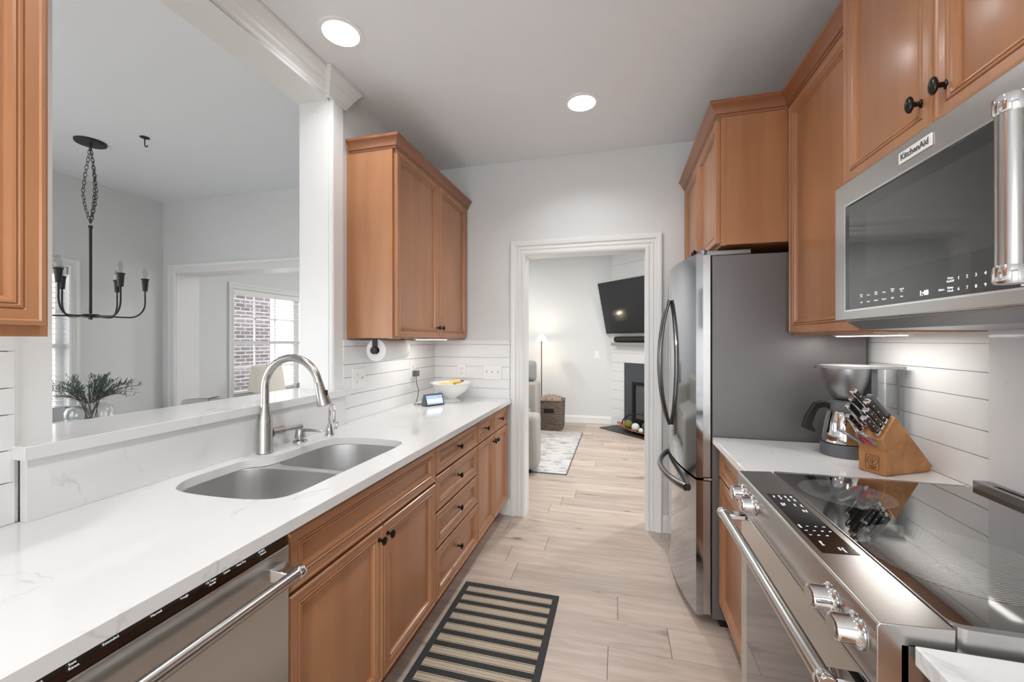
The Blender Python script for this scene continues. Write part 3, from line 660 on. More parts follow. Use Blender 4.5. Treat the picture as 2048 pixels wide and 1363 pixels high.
def basin(poly, depth):
    c = Vector((sum(p[0] for p in poly) / len(poly), sum(p[1] for p in poly) / len(poly)))
    mb = MB(); prof = [(1.0, CT - .034), (.99, CT - .06), (.965, CT - depth + .05), (.93, CT - depth + .018), (.86, CT - depth + .002), (.12, CT - depth - .006)]
    inner = [[(c.x + (p[0] - c.x) * k, c.y + (p[1] - c.y) * k, z) for p in poly] for k, z in prof]
    outer = [[(c.x + (p[0] - c.x) * (k + .012), c.y + (p[1] - c.y) * (k + .012), z - .002) for p in poly] for k, z in reversed(prof)]
    mb.loft(inner + outer + [inner[0]], True, False, False)
    return mb.build('basin', M['sink'], t, smooth=60), c
bs1, c1 = basin(b1, .225); bs2, c2 = basin(b2, .205)
fl = rect(-1.43, -.885, .88, 1.70)
MB().plate(roundpoly(fl, .06), [b1, b2], CT - .038, CT - .0315, XY).build('rim', M['sink'], t, bevel=.002)
for c, d in ((c1, .225), (c2, .205)):
    dr = MB().lathe([(.055, 0), (.055, .003), (.045, .003), (.04, -.004), (.0, -.004)], (c.x, c.y, CT - d - .004), (0, 0, 1), 28).build('drain', M['chrome'], t, smooth=40)

# faucet
FX, FY = -1.390, 1.335
t = thing('faucet', 'tall brushed nickel gooseneck faucet behind the sink', 'faucet', (FX, FY, CT))
MB().lathe([(.027, 0), (.0295, .002), (.0295, .006), (.0285, .010), (.0285, .120), (.0275, .135), (.024, .155), (.0195, .175), (.0165, .200)], (FX, FY, CT + .0003), (0, 0, 1), 32).build('body', M['nickel'], t, smooth=40)
R_ = .122; zc = 1.176
pts = [(FX, FY, CT + .2005), (FX, FY, CT + .23), (FX, FY, zc - .01)]
dx, dy = .995, .09
for i in range(0, 19):
    a = PI - i * (PI * .93) / 18
    pts.append((FX + dx * (R_ + R_ * math.cos(a)), FY + dy * (R_ + R_ * math.cos(a)), zc + R_ * 1.03 * math.sin(a)))
MB().tube(pts, .0152, 20).build('spout', M['nickel'], t, smooth=50)
e = Vector(pts[-1]); d = (Vector(pts[-1]) - Vector(pts[-2])).normalized()
hd = MB().lathe([(.0155, .001), (.0165, .006), (.019, .03), (.0265, .085), (.0265, .092), (.020, .094)], e, d, 28).build('spray_head', M['nickel'], t, smooth=40)
MB().box(e.x + .028, e.x + .038, e.y - .007, e.y + .007, e.z - .065, e.z - .028).build('button', M['black'], hd, bevel=.002)
MB().tube([(FX + .01, FY + .022, .992), (FX + .014, FY + .075, .992)], .019, 24).build('handle_hub', M['nickel'], t, smooth=40)
MB().tube([(FX + .016, FY + .0755, .992), (FX + .02, FY + .09, .992), (FX + .028, FY + .165, .990)], [.009, .0085, .0105], 14).build('lever', M['nickel'], t, smooth=40)
# soap dispenser
sx, sy = -1.392, 1.525
t = thing('soap_dispenser', 'brushed nickel soap pump between the tall faucet and the small chrome tap', 'soap dispenser', (sx, sy, CT))
MB().lathe([(.030, 0), (.030, .003), (.027, .008), (.013, .010), (.013, .018)], (sx, sy, CT + .0003), (0, 0, 1), 28).build('base', M['nickel'], t, smooth=40)
MB().lathe([(.023, 0), (.0235, .002), (.0185, .036), (.018, .038)], (sx, sy, CT + .019), (0, 0, 1), 28).build('pump_head', M['nickel'], t, smooth=40)
MB().tube([(sx, sy, CT + .052), (sx + .05, sy + .005, CT + .054), (sx + .108, sy + .01, CT + .050), (sx + .112, sy + .01, CT + .044)], [.007, .0065, .005, .0045], 12).build('nozzle', M['nickel'], t, smooth=40)
# small chrome tap
tx, ty = -1.352, 1.668
t = thing('water_tap', 'small chrome gooseneck tap right of the soap pump', 'tap', (tx, ty, CT))
MB().lathe([(.024, 0), (.024, .004), (.021, .008), (.019, .03), (.012, .048), (.010, .055)], (tx, ty, CT + .0003), (0, 0, 1), 28).build('base', M['chrome'], t, smooth=40)
pts = [(tx, ty, CT + .055), (tx, ty, CT + .12)]
ux, uy = .80, -.60
for i in range(13):
    a = PI - i * PI / 12; rr = .040
    pts.append((tx + ux * (rr + rr * math.cos(a)), ty + uy * (rr + rr * math.cos(a)), CT + .118 + rr * .9 * math.sin(a)))
pts.append((tx + ux * .08, ty + uy * .08, CT + .072))
MB().tube(pts, .0062, 14).build('spout', M['chrome'], t, smooth=50)
MB().lathe([(.008, 0), (.006, .02), (.009, .035), (.010, .037)], (tx + .012, ty + .030, CT + .022), (0, .3, 1), 14).build('lever', M['chrome'], t, smooth=40)

# ------------------------------------------------------------------ things on the left counter and wall
def plate_dev(name, label, o, u, v, n, w, h, kind):
    """wall plate centred at o; kind in duplex, duplex_switch, triple, decora"""
    o, u, v, n = map(Vector, (o, u, v, n))
    t = thing(name, label, {'outlet': 'outlet', 'light_switch': 'switch'}[name], o)
    MB().rings(o - u * w / 2 - v * h / 2, u, v, n, w, h, [(0, 0), (0, .003), (.003, .006), (.006, .006)]).build('cover_plate', M['plastic'], t)
    def dpx(cx):
        for sgn in (-1, 1):
            c = o + u * cx + v * (sgn * .0195) + n * .0062
            f = MB().lathe([(.0165, 0), (.0165, .0016), (.015, .002)], c, n, 20).build('socket', M['plastic'], t, smooth=40)
            mb = MB()
            for dx_ in (-.006, .006):
                p = c + u * dx_ + v * .003 + n * .0021
                mb.rings(p - u * .0012 - v * .004, u, v, n, .0024, .008, [(0, 0), (0, .0004)])
            mb.rings(c - u * .002 - v * .010 + n * .0021, u, v, n, .004, .004, [(0, 0), (0, .0004)])
            mb.build('slots', M['slot'], f)
    def sw(cx):
        c = o + u * cx
        MB().rings(c - u * .004 - v * .012 + n * .0062, u, v, n, .008, .024, [(0, 0), (0, .001)]).build('toggle_slot', M['plastic'], t)
        MB().rings(c - u * .003 - v * .001 + n * .0073, u, v, n, .006, .010, [(0, 0), (.001, .009)]).build('toggle', M['ltgray'], t)
    if kind == 'duplex': dpx(0)
    if kind == 'duplex_switch': dpx(-.023); sw(.023)
    if kind == 'triple':
        for c in (-.046, 0, .046): sw(c)
    if kind == 'decora':
        MB().rings(o - u * .016 - v * .033 + n * .0062, u, v, n, .032, .066, [(0, 0), (0, .002), (.002, .004)]).build('rocker', M['plastic'], t)
    return t
plate_dev('outlet', 'double outlet and switch plate nearest the bar ledge', (XLS + .0005, 2.050, 1.150), (0, 1, 0), (0, 0, 1), (1, 0, 0), .122, .122, 'duplex_switch')
plate_dev('outlet', 'outlet with a grey plug in it, behind the small display', (XLS + .0005, 2.690, 1.155), (0, 1, 0), (0, 0, 1), (1, 0, 0), .075, .122, 'duplex')
plate_dev('outlet', 'white outlet on the far wall above the bowl', (-1.228, YF - .0145, 1.124), (1, 0, 0), (0, 0, 1), (0, -1, 0), .075, .118, 'duplex')
plate_dev('light_switch', 'triple light switch plate beside the doorway', (-.968, YF - .0145, 1.119), (1, 0, 0), (0, 0, 1), (0, -1, 0), .158, .118, 'triple')
# paper towel
t = thing('paper_towel_holder', 'dark metal paper towel holder under the left wall cabinet', 'holder', (-1.331, 2.16, 1.315))
MB().box(-1.345, -1.317, 2.008, 2.014, 1.30, 1.3835).build('bracket', M['iron'], t)
MB().lathe([(.019, 0), (.021, .002), (.021, .010), (.018, .013)], (-1.331, 2.008, 1.315), (0, -1, 0), 28).build('end_cap', M['iron'], t, smooth=40)
MB().box(-1.345, -1.317, 2.312, 2.318, 1.30, 1.3835).build('bracket', M['iron'], t)
MB().lathe([(.009, 0), (.009, .30)], (-1.331, 2.013, 1.315), (0, 1, 0), 14).build('rod', M['iron'], t, smooth=40)
t = thing('paper_towel_roll', 'white paper towel roll hanging under the left wall cabinet', 'paper towel', (-1.331, 2.16, 1.315))
MB().lathe([(.021, 0), (.062, 0), (.0625, .001), (.0625, .279), (.062, .28), (.021, .28), (.021, 0)], (-1.331, 2.024, 1.315), (0, 1, 0), 40, cap=False).build('roll', M['paper'], t, smooth=40)
MB().lathe([(.0205, .002), (.0205, .278), (.0195, .278), (.0195, .002)], (-1.331, 2.024, 1.315), (0, 1, 0), 24, cap=False).build('core', M['beigefab'], t, smooth=40)
# smart display
dl = Vector((-1.265, 2.615, CT)); ang = math.radians(56)
t = thing('smart_display', 'small smart display with a blue and white screen, in front of the bowl', 'display', dl, ang)
pr = [(-.035, 0), (.032, 0), (.036, .006), (.008, .078), (.001, .084), (-.006, .08), (-.035, .012)]
def XL_(p, h): return (h, -p[0], p[1] + .0005)
MB().prism(pr, -.074, .074, XL_).build('body', M['grayplast'], t, bevel=.006, local=True)
u_ = Vector((1, 0, 0)); v_ = Vector((0, .028, .072)).normalized(); n_ = u_.cross(v_)
sc_o = Vector((-.064, -.0345, .012)) + n_ * .0012
sc = MB().rings(sc_o - u_ * .004 - v_ * .004, u_, v_, n_, .136, .072, [(0, 0), (0, .0006)]).build('bezel', M['black'], t, local=True)
mscr = flat('display_image', (140, 165, 195), .2, emit=(150, 175, 205), est=.55)
MB().rings(sc_o + n_ * .0007, u_, v_, n_, .128, .064, [(0, 0), (0, .0004)]).build('screen_image', mscr, sc, local=True)
mcard = flat('display_cards', (235, 240, 245), .3, emit=(235, 240, 245), est=.6)
mb = MB()
for q in (.006, .067): mb.rings(sc_o + u_ * q + v_ * .012 + n_ * .0012, u_, v_, n_, .055, .026, [(0, 0), (0, .0003)])
mb.build('cards', mcard, sc, local=True)
# plug and cable
t = thing('usb_charger', 'grey plug in the wall with its dark cable to the small display', 'charger', (-1.44, 2.70, 1.10))
MB().box(-1.457, -1.42, 2.675, 2.715, 1.108, 1.150).build('plug', M['grayplast'], t, bevel=.003)
MB().tube([(-1.437, 2.695, 1.1075), (-1.435, 2.695, 1.06), (-1.43, 2.715, 1.01), (-1.42, 2.695, .975), (-1.40, 2.64, .95), (-1.385, 2.60, .935), (-1.40, 2.59, .919), (-1.37, 2.62, .919), (-1.345, 2.60, .925), (-1.36, 2.57, .919), (-1.345, 2.585, .922)], .0022, 8).build('cable', M['black'], t, smooth=60)
# bowl
bx, by = -1.215, 2.825
MB().lathe([(.075, 0), (.078, .004), (.062, .012), (.040, .022), (.038, .028), (.070, .045), (.110, .075), (.135, .110), (.148, .132), (.158, .138), (.158, .142), (.146, .140), (.130, .112), (.100, .078), (.05, .05), (0, .045)], (bx, by, CT + .0003), (0, 0, 1), 48).build('fruit_bowl', M['ceramic'], smooth=50, cat='bowl', label='wide white footed ceramic bowl holding bananas, in the counter corner')
def banana(cx, cy, z, rot, L, label, lift=0):
    pts = []; rad = []
    for i in range(15):
        q = i / 14; a = (q - .5) * 1.5
        x = math.sin(a) * L * .62; y = (math.cos(a) - .73) * L * .55
        pts.append((cx + x * math.cos(rot) - y * math.sin(rot), cy + x * math.sin(rot) + y * math.cos(rot), z + q * lift + .006 * math.sin(PI * q)))
        rad.append(.005 + .0125 * math.sin(PI * min(1, max(0, q * .92 + .04))) ** .6 if q < .88 else .0055)
    t = thing('banana', label, 'banana', (cx, cy, z))
    MB().tube(pts[:13], rad[:13], 10).build('fruit', M['banana'], t, smooth=60)
    MB().tube(pts[12:], [.0055, .005, .0055], 8).build('stem', M['twig'], t, smooth=60)
banana(bx - .02, by - .052, CT + .118, .3, .17, 'banana lying across the left of the white bowl', .01)
banana(bx + .02, by - .005, CT + .116, .12, .18, 'banana with its dark stem over the right rim of the white bowl', .04)
# under cabinet lights
t = thing('under_cabinet_light', 'slim white light bar under the tall left wall cabinet', 'light', (-1.25, 2.55, 1.374))
MB().box(-1.262, -1.222, 2.34, 2.78, 1.3755, 1.3835).build('housing', M['plastic'], t); MB().box(-1.259, -1.225, 2.36, 2.76, 1.3735, 1.3753).build('diffuser', M['strip'], t)
lamp('under_cabinet_bulb', 'AREA', (-1.242, 2.56, 1.372), .8, .4, (1, .97, .93), (0, 0, PI / 2), .03, 'RECTANGLE')
t = thing('under_cabinet_light', 'slim white light bar under the cabinet above the coffee maker', 'light', (.92, 1.8, 1.388))
MB().box(.885, .925, 1.60, 2.02, 1.3885, 1.3935).build('housing', M['plastic'], t); MB().box(.888, .922, 1.62, 2.00, 1.3865, 1.3883).build('diffuser', M['strip'], t)
lamp('under_cabinet_bulb', 'AREA', (.905, 1.81, 1.385), .75, .38, (1, .97, .93), (0, 0, PI / 2), .03, 'RECTANGLE')

# ------------------------------------------------------------------ recessed ceiling lights
names = {2: 'added recessed ceiling light, out of view above the range', 3: 'added recessed ceiling light, out of view above the dishwasher', 4: 'added recessed ceiling light, unseen over the aisle behind the camera', 5: 'added recessed ceiling light, unseen by the back opening of the kitchen', 0: 'recessed ceiling light nearest the crown moulding', 1: 'recessed ceiling light above the doorway end of the kitchen'}
for i, (cx, cy) in enumerate(CANS):
    t = thing('ceiling_light', names[i], 'light', (cx, cy, CEIL), group='recessed kitchen ceiling lights')
    MB().lathe([(.098, 0), (.098, -.004), (.080, -.006), (.077, 0), (.077, .003), (.080, .003)], (cx, cy, CEIL - .0003), (0, 0, 1), 40, cap=False).build('trim_ring', M['baffle'], t, smooth=40)
    pf = []
    for k in range(9): pf += [(.077 - k * .0018, k * .005), (.0775 - k * .0018, k * .005 + .0025)]
    MB().lathe(pf + [(.060, .05), (.064, .056), (.081, .056), (.081, 0)], (cx, cy, CEIL), (0, 0, 1), 40, cap=False).build('baffle', M['baffle'], t, smooth=20)
    MB().lathe([(.060, 0), (.060, .003)], (cx, cy, CEIL + .050), (0, 0, 1), 32).build('lens', M['emit'], t)

# ------------------------------------------------------------------ refrigerator
t = thing('refrigerator', 'french-door refrigerator with bowed stainless front, beside the doorway', 'refrigerator', (.72, 2.555, 0))
MB().box(.432, 1.05, 2.105, 3.005, .045, 1.775).build('body', M['fridgeside'], t, bevel=.004)
MB().box(.47, 1.04, 2.13, 2.98, 0, .045).build('base_grille', M['black'], t)
YC = 2.555
def bow(y, x0=.362, d=.066): return x0 - d * (1 - ((y - YC) / .45) ** 2)
def fdoor(y0, y1, z0, z1, name, edge=.055):
    ys = [y0 + (y1 - y0) * i / 16 for i in range(17)]
    pts = [(bow(y), y) for y in ys] + [(.392, y1), (.392, y0)]
    o = MB().prism(pts, z0, z1, XY).build(name, M['fridge'], t, smooth=30)
    MB().box(.393, .425, y0 + .004, y1 - .004, z0 + .004, z1 - .004).build('liner', M['steelv'], o)
    MB().box(.3922, .4, y0 + .010, y1 - .010, z0 + .010, z1 - .010).build('gasket', M['dark'], o)
    return o
d1 = fdoor(2.108, YC - .002, .712, 1.785, 'door'); d2 = fdoor(YC + .002, 3.002, .712, 1.785, 'door'); d3 = fdoor(2.108, 3.002, .055, .700, 'freezer_drawer')
def handle(par, p0, p1, out, side, n=18):
    pts = []
    for i in range(n + 1):
        q = i / n; s_ = math.sin(PI * q) ** .8
        pts.append(Vector(p0).lerp(Vector(p1), q) + Vector((out * s_, side * s_, 0)))
    return MB().tube(pts, .0165, 12, flat=.62).build('handle', M['fridgehandle'], par, smooth=40)
handle(d1, (.288, YC - .032, .882), (.288, YC - .032, 1.605), -.052, -.012)
handle(d2, (.288, YC + .036, .882), (.288, YC + .036, 1.605), -.052, .012)
pts = []
for i in range(21):
    y = 2.205 + .70 * i / 20; s_ = math.sin(PI * i / 20) ** .75; pts.append((bow(y) - .006 - .048 * s_, y, .628))
MB().tube(pts, .0150, 12, flat=1.25).build('handle', M['fridgehandle'], d3, smooth=40)
MB().box(.41, .60, 2.112, 2.19, 1.776, 1.800).build('hinge_cover', M['silver'], t, bevel=.004)
MB().lathe([(.024, 0), (.024, .02), (.02, .024)], (.398, 2.145, 1.7855), (0, 0, 1), 20).build('hinge_cap', M['silver'], t, smooth=40)
MB().box(.395, .43, 2.112, 2.15, .701, .711).build('hinge', M['chrome'], t)

# ------------------------------------------------------------------ range
t = thing('range', 'stainless slide-in electric range with four front knobs', 'range', (.72, 1.13, 0))
MB().box(.42, 1.02, .752, 1.508, .06, .905).build('body', M['steelv'], t)
MB().box(.45, 1.0, .77, 1.49, 0, .06).build('base', M['black'], t)
cp = [(.388, .829), (.388, .928), (.392, .934), (.487, .939), (.487, .906), (.43, .906), (.43, .829)]
panel = MB().prism(cp, .752, 1.509, lambda p, h: (p[0], h, p[1])).build('control_panel', M['steel'], t, bevel=.0015)
MB().box(.41, .43, .756, 1.505, .812, .829).build('gap_strip', M['dark'], t)
dr = MB().box(.397, .43, .758, 1.504, .17, .812).build('oven_door', M['steel'], t, bevel=.003)
MB().box(.3955, .3968, .81, 1.44, .24, .70).build('window', M['glassblk'], dr)
MB().box(.397, .43, .758, 1.504, .062, .162).build('storage_drawer', M['steel'], t, bevel=.003)
h = MB().tube([(.336, .785, .800), (.336, 1.478, .800)], .0148, 24).build('handle', M['steel'], dr, smooth=40)
for y in (.80, 1.462): MB().box(.336, .3965, y - .016, y + .016, .791, .810).build('bracket', M['chrome'], h, bevel=.004)
for y in (.787, 1.476): MB().lathe([(.016, -.011), (.0175, -.009), (.0175, .009), (.016, .011)], (.336, y, .800), (0, 1, 0), 24).build('cap', M['chrome'], h, smooth=40)
# cooktop
ck = MB().plate(roundpoly(rect(.490, 1.008, .766, 1.499), .018), [], .934, .9405, XY).build('cooktop', M['cook'], t)
MB().plate(roundpoly(rect(.488, 1.012, .754, 1.507), .02), [roundpoly(rect(.4905, 1.0075, .7665, 1.4985), .018)], .905, .9412, XY).build('cooktop_frame', M['steelv'], t)
def disc(cx, cy, r, z, mat, name, cut=None):
    P_ = [(x, y) for x, y in circ(cx, cy, r, 48)]
    if cut: P_ = [(max(x, cut), y) for x, y in P_]
    return MB().plate(P_, [], z, z + .00025, XY).build(name, mat, ck)
disc(.645, .995, .150, .9406, M['hatch'], 'front_element', .497)
disc(.62, 1.345, .110, .9406, M['hatch'], 'front_element', .497)
disc(.88, .96, .085, .9406, M['cook'], 'rear_element'); 
text('KitchenAid', .022, (.735, .93, .9408), (0, -1, 0), (1, 0, 0), M['letterwhite'], ck)
# display panel on the deck
def dk(x): return .934 + (x - .392) * (.005 / .095)
dp = MB().add([(.405, .968, dk(.405) - .002), (.472, .968, dk(.472) - .002), (.472, 1.300, dk(.472) - .002), (.405, 1.300, dk(.405) - .002), (.405, .968, dk(.405) + .0006), (.472, .968, dk(.472) + .0006), (.472, 1.300, dk(.472) + .0006), (.405, 1.300, dk(.405) + .0006)],
     [(0, 3, 2, 1), (4, 5, 6, 7), (0, 1, 5, 4), (1, 2, 6, 5), (2, 3, 7, 6), (3, 0, 4, 7)]).build('display_panel', M['glassblk'], t)
uu, vv = (0, -1, 0), (Vector((.095, 0, .005)).normalized())
for (x, y, s_, z) in ((.460, 1.285, 'Bake', .0065), (.460, 1.262, 'Broil', .0065), (.446, 1.285, 'Conv', .0065), (.446, 1.262, 'Roast', .0065), (.432, 1.288, 'Keep Warm', .0055), (.418, 1.285, 'Clean', .006),
                      (.462, 1.225, 'Proof', .006), (.448, 1.228, 'Steam', .006), (.425, 1.232, 'Timer\nOn/Off', .006), (.46, 1.19, 'Oven\nLight', .006), (.41, 1.10, 'START', .006), (.425, 1.095, '1', .008), (.442, 1.095, '4', .008), (.458, 1.095, '7', .008),
                      (.414, 1.072, '2', .008), (.43, 1.072, '5', .008), (.446, 1.072, '8', .008), (.461, 1.072, '0', .008), (.414, 1.05, '3', .008), (.43, 1.05, '6', .008), (.446, 1.05, '9', .008), (.42, 1.02, 'Cancel', .007), (.45, .995, 'Control\nLock', .006)):
    text(s_, z, (x, y, dk(x) + .0007), uu, vv, M['letterwhite'], dp)
# knobs
for y in (.805, .889, 1.335, 1.432):
    k = MB().lathe([(.0285, 0), (.0285, .003), (.025, .006), (.0225, .012), (.0225, .031), (.021, .036), (.017, .038)], (.3875, y, .886), (-1, 0, 0), 36).build('knob', M['chrome'], t, smooth=35)
    MB().lathe([(.0166, 0), (.0166, .0006)], (.3875 - .0382, y, .886), (-1, 0, 0), 32).build('knob_face', M['steel'], k)
for y in (.847, 1.384): MB().lathe([(.0022, 0), (.0022, .0006)], (.3875, y, .900), (-1, 0, 0), 12).build('indicator_lamp', M['redled'], t)
# rear vent
v_ = MB().plate(roundpoly(rect(1.012, 1.054, .754, 1.507), .008), [roundpoly(rect(1.026, 1.040, .80, 1.46), .006)], .934, .958, XY).build('rear_vent', M['silver'], t, bevel=.002)
MB().box(1.02, 1.046, .79, 1.47, .905, .936).build('vent_cavity', M['dark'], v_)

# ------------------------------------------------------------------ microwave
t = thing('microwave', 'over-the-range stainless microwave with black glass door', 'microwave', (.87, 1.13, 1.40))
MB().box(.70, XR - .005, .760, 1.508, 1.430, 1.850).build('body', M['steelv'], t)
dr = MB().plate(rect(.760, 1.508, 1.432, 1.850), [rect(.80, 1.445, 1.462, 1.776)], .667, .6995, YZ).build('door', M['steel'], t, bevel=.003)
gl = MB().box(.6705, .6985, .8005, 1.4445, 1.4625, 1.7755).build('glass', M['glassblk'], dr)
MB().rings((.6668, .80, 1.462), (0, 1, 0), (0, 0, 1), (-1, 0, 0), .645, .314, [(0, -.001), (0, .0008), (.004, .0008), (.005, -.003)]).build('glass_bezel', M['chrome'], dr) if False else None
mb = MB().plate(rect(.796, 1.449, 1.458, 1.780), [rect(.8005, 1.4445, 1.4625, 1.7755)], .6655, .6705, YZ).build('glass_bezel', M['chrome'], dr)
h = MB().tube([(.612, .836, 1.475), (.612, .836, 1.755)], .0175, 28).build('handle', M['steelv'], dr, smooth=40)
for z in (1.478, 1.752):
    MB().lathe([(.018, -.015), (.0205, -.011), (.0205, .011), (.018, .015)], (.612, .836, z), (0, 0, 1), 28).build('cap', M['chrome'], h, smooth=40)
    MB().box(.612, .6665, .824, .848, z - .011, z + .011).build('bracket', M['chrome'], h, bevel=.003)
# mesh window lighter area behind the glass
MB().box(.6700, .6703, .93, 1.35, 1.545, 1.74).build('mesh_screen', flat('door_mesh', (40, 40, 41), .06, spec=.6, coat=.6), gl)
U, Vv = (0, -1, 0), (0, 0, 1)
pl = MB().box(.6635, .6668, 1.092, 1.200, 1.800, 1.828).build('name_plate', M['plastic'], dr, bevel=.001)
text('KitchenAid', .0205, (.6632, 1.146, 1.808), U, Vv, M['lettergrey'], pl, align='CENTER', bold=True)
XG = .6702
text('1:48', .0165, (XG, 1.140, 1.474), U, Vv, M['clock'], gl, 'clock_digits')
for i, c in enumerate('12345'): text(c, .0095, (XG, 1.031 - i * .0208, 1.496), U, Vv, M['letterwhite'], gl)
for i, c in enumerate('67890'): text(c, .0095, (XG, 1.031 - i * .0208, 1.474), U, Vv, M['letterwhite'], gl)
text('Oven\nOn/Off', .0068, (XG, 1.050, 1.500), U, Vv, M['letterwhite'], gl, align='CENTER'); text('Setup\nClock', .0068, (XG, 1.050, 1.480), U, Vv, M['letterwhite'], gl, align='CENTER')
text('Select', .0065, (XG, 1.074, 1.478), U, Vv, M['letterwhite'], gl, align='CENTER')
text('Cancel', .0095, (XG, .885, 1.478), U, Vv, M['letterwhite'], gl, align='CENTER', bold=True); text('Control Lock\nHold 3 Sec', .005, (XG, .885, 1.470), U, Vv, M['letterwhite'], gl, align='CENTER')
for i, c in enumerate(('Micro\nwave', 'Conv', 'Auto\nCook', 'Crisp', 'Soften\nMelt', 'Add 30\nSec')):
    text(c, .0052, (XG, 1.37 - i * .034, 1.500 - .004 * (i % 2)), U, Vv, M['letterwhite'], gl, align='CENTER')
    text(('Grill', 'Steam', 'Defrost', 'Popcorn', 'Light', 'Vent')[i], .0052, (XG, 1.37 - i * .034, 1.478), U, Vv, M['letterwhite'], gl, align='CENTER')
ve = MB().add([(.695, .764, 1.429), (.695, 1.500, 1.429), (1.05, 1.500, 1.429), (1.05, .764, 1.429), (.72, .775, 1.404), (.72, 1.47, 1.404), (1.04, 1.47, 1.400), (1.04, .775, 1.400)], [(0, 1, 2, 3), (4, 7, 6, 5), (0, 4, 5, 1), (1, 5, 6, 2), (2, 6, 7, 3), (3, 7, 4, 0)]).build('underside_vent', M['silver'], t)

# ------------------------------------------------------------------ coffee maker
kx, ky = .872, 1.905
t = thing('coffee_maker', 'grey drip coffee maker with a clear water tank, beside the refrigerator', 'coffee maker', (kx, ky, CT))
base = circ(kx, ky, .076, 28)
MB().plate([(kx + .076 * math.cos(a), ky + .076 * math.sin(a)) for a in [math.radians(d_) for d_ in range(55, 306, 10)]] + [(1.050, ky - .055), (1.050, ky + .055)], [], CT + .0005, CT + .048, XY).build('base', M['grayplast'], t, bevel=.006)
MB().box(.985, 1.045, ky - .05, ky + .05, CT + .0485, CT + .10).build('pedestal', M['grayplast'], t)
MB().lathe([(.034, 0), (.042, .004), (.056, .028), (.067, .058), (.074, .090), (.078, .118), (.078, .122)], (kx + .005, ky, 1.138), (0, 0, 1), 36).build('filter_basket', M['silver'], t, smooth=40)
lid = [(kx + .005 + .084 * math.cos(a), ky + .084 * math.sin(a)) for a in [math.radians(d_) for d_ in range(40, 321, 10)]] + [(1.052, ky - .05), (1.052, ky + .05)]
MB().plate(lid, [], 1.2605, 1.2725, XY).build('lid', M['ltgray'], t, bevel=.004)
MB().box(kx - .098, kx - .070, ky - .012, ky + .012, 1.2605, 1.267).build('lid_tab', M['grayplast'], t)
MB().box(.948, .968, ky - .035, ky + .035, 1.15, 1.260).build('neck', M['grayplast'], t)
MB().plate(roundpoly(rect(.970, 1.050, ky - .055, ky + .055), .02), [roundpoly(rect(.973, 1.047, ky - .052, ky + .052), .018)], CT + .101, 1.260, XY).build('water_tank', M['acryl'], t, smooth=40)
MB().box(1.020, 1.026, ky - .0565, ky - .0555, 1.09, 1.25).build('level_gauge', M['grayplast'], t)
t = thing('coffee_carafe', 'stainless coffee carafe with black handle, on the coffee maker', 'carafe', (kx, ky, CT + .049))
MB().lathe([(.066, 0), (.070, .004), (.070, .03), (.062, .085), (.052, .125), (.048, .130)], (kx, ky, CT + .0495), (0, 0, 1), 36).build('body', M['chrome'], t, smooth=40)
MB().lathe([(.0495, .1302), (.052, .126), (.053, .135), (.050, .160), (.034, .170), (.02, .172)], (kx, ky, CT + .0495), (0, 0, 1), 36).build('lid', M['grayplast'], t, smooth=40)
hp = [(-.048, 1.118), (-.075, 1.128), (-.105, 1.118), (-.135, 1.062), (-.146, 1.018), (-.128, 1.008), (-.105, 1.0), (-.098, 1.004), (-.11, 1.03), (-.098, 1.075), (-.088, 1.096), (-.07, 1.102), (-.050, 1.098)]
MB().plate([(kx + a, z) for a, z in hp], [], ky - .011, ky + .011, XZ).build('handle', M['black'], t, bevel=.003)

# ------------------------------------------------------------------ knife block
B0 = Vector((.866, 1.628, CT + .001)); ang = math.atan2(.497, .867)
t = thing('knife_block', 'slanted acacia knife block with a branded mark, on the right counter', 'knife block', B0, ang)
prof = [(0, 0), (0, .084), (-.018, .124), (.045, .200), (.227, .018), (.212, 0)]
WB = .086
bl = MB().plate(prof, [], 0, WB, XZ).build('block', M['block'], t, bevel=.004, local=True)
def emblem():
    x = -.0012; mk = []
    mb = MB()
    o_ = roundpoly(rect(.020, .062, .012, .062), .006, 3); i_ = roundpoly(rect(.0212, .0608, .0132, .0608), .005, 3)
    f = lambda p, h: (x + h, p[0], p[1])
    mb.plate(o_, [i_], 0, .0006, f)
    mb.plate([(.041 + .0165 * math.cos(a), .043 + .0145 * math.sin(a)) for a in [2 * PI * k / 28 for k in range(28)]], [[(.041 + .0153 * math.cos(a), .043 + .0133 * math.sin(a)) for a in [2 * PI * k / 28 for k in range(28)]]], 0, .0006, f)
    for a0, a1, b0, b1 in ((.0402, .0418, .0315, .0535), (.0345, .0475, .0385, .0400), (.0345, .0358, .0400, .0490), (.0462, .0475, .0400, .0490), (.031, .0350, .0478, .0490), (.047, .051, .0478, .0490)):
        mb.plate(rect(a0, a1, b0, b1), [], 0, .0006, f)
    return mb.build('emblem', M['burn'], bl, local=True)
emblem()
for s_, z in (('WUSTHOF', .0215), ('CLASSIC', .0158)):
    tt = text(s_, .0055, (0, 0, 0), (0, -1, 0), (0, 0, 1), M['burn'], None, 'lettering', align='CENTER'); tt.parent = bl; tt.location = (-.0008, .041, z)
E1 = Vector((math.cos(ang), math.sin(ang), 0)); E2 = Vector((-math.sin(ang), math.cos(ang), 0)); K = (E1 * -.722 + Vector((0, 0, .692)) ); T_ = (E1 * .655 + Vector((0, 0, .756))).normalized()
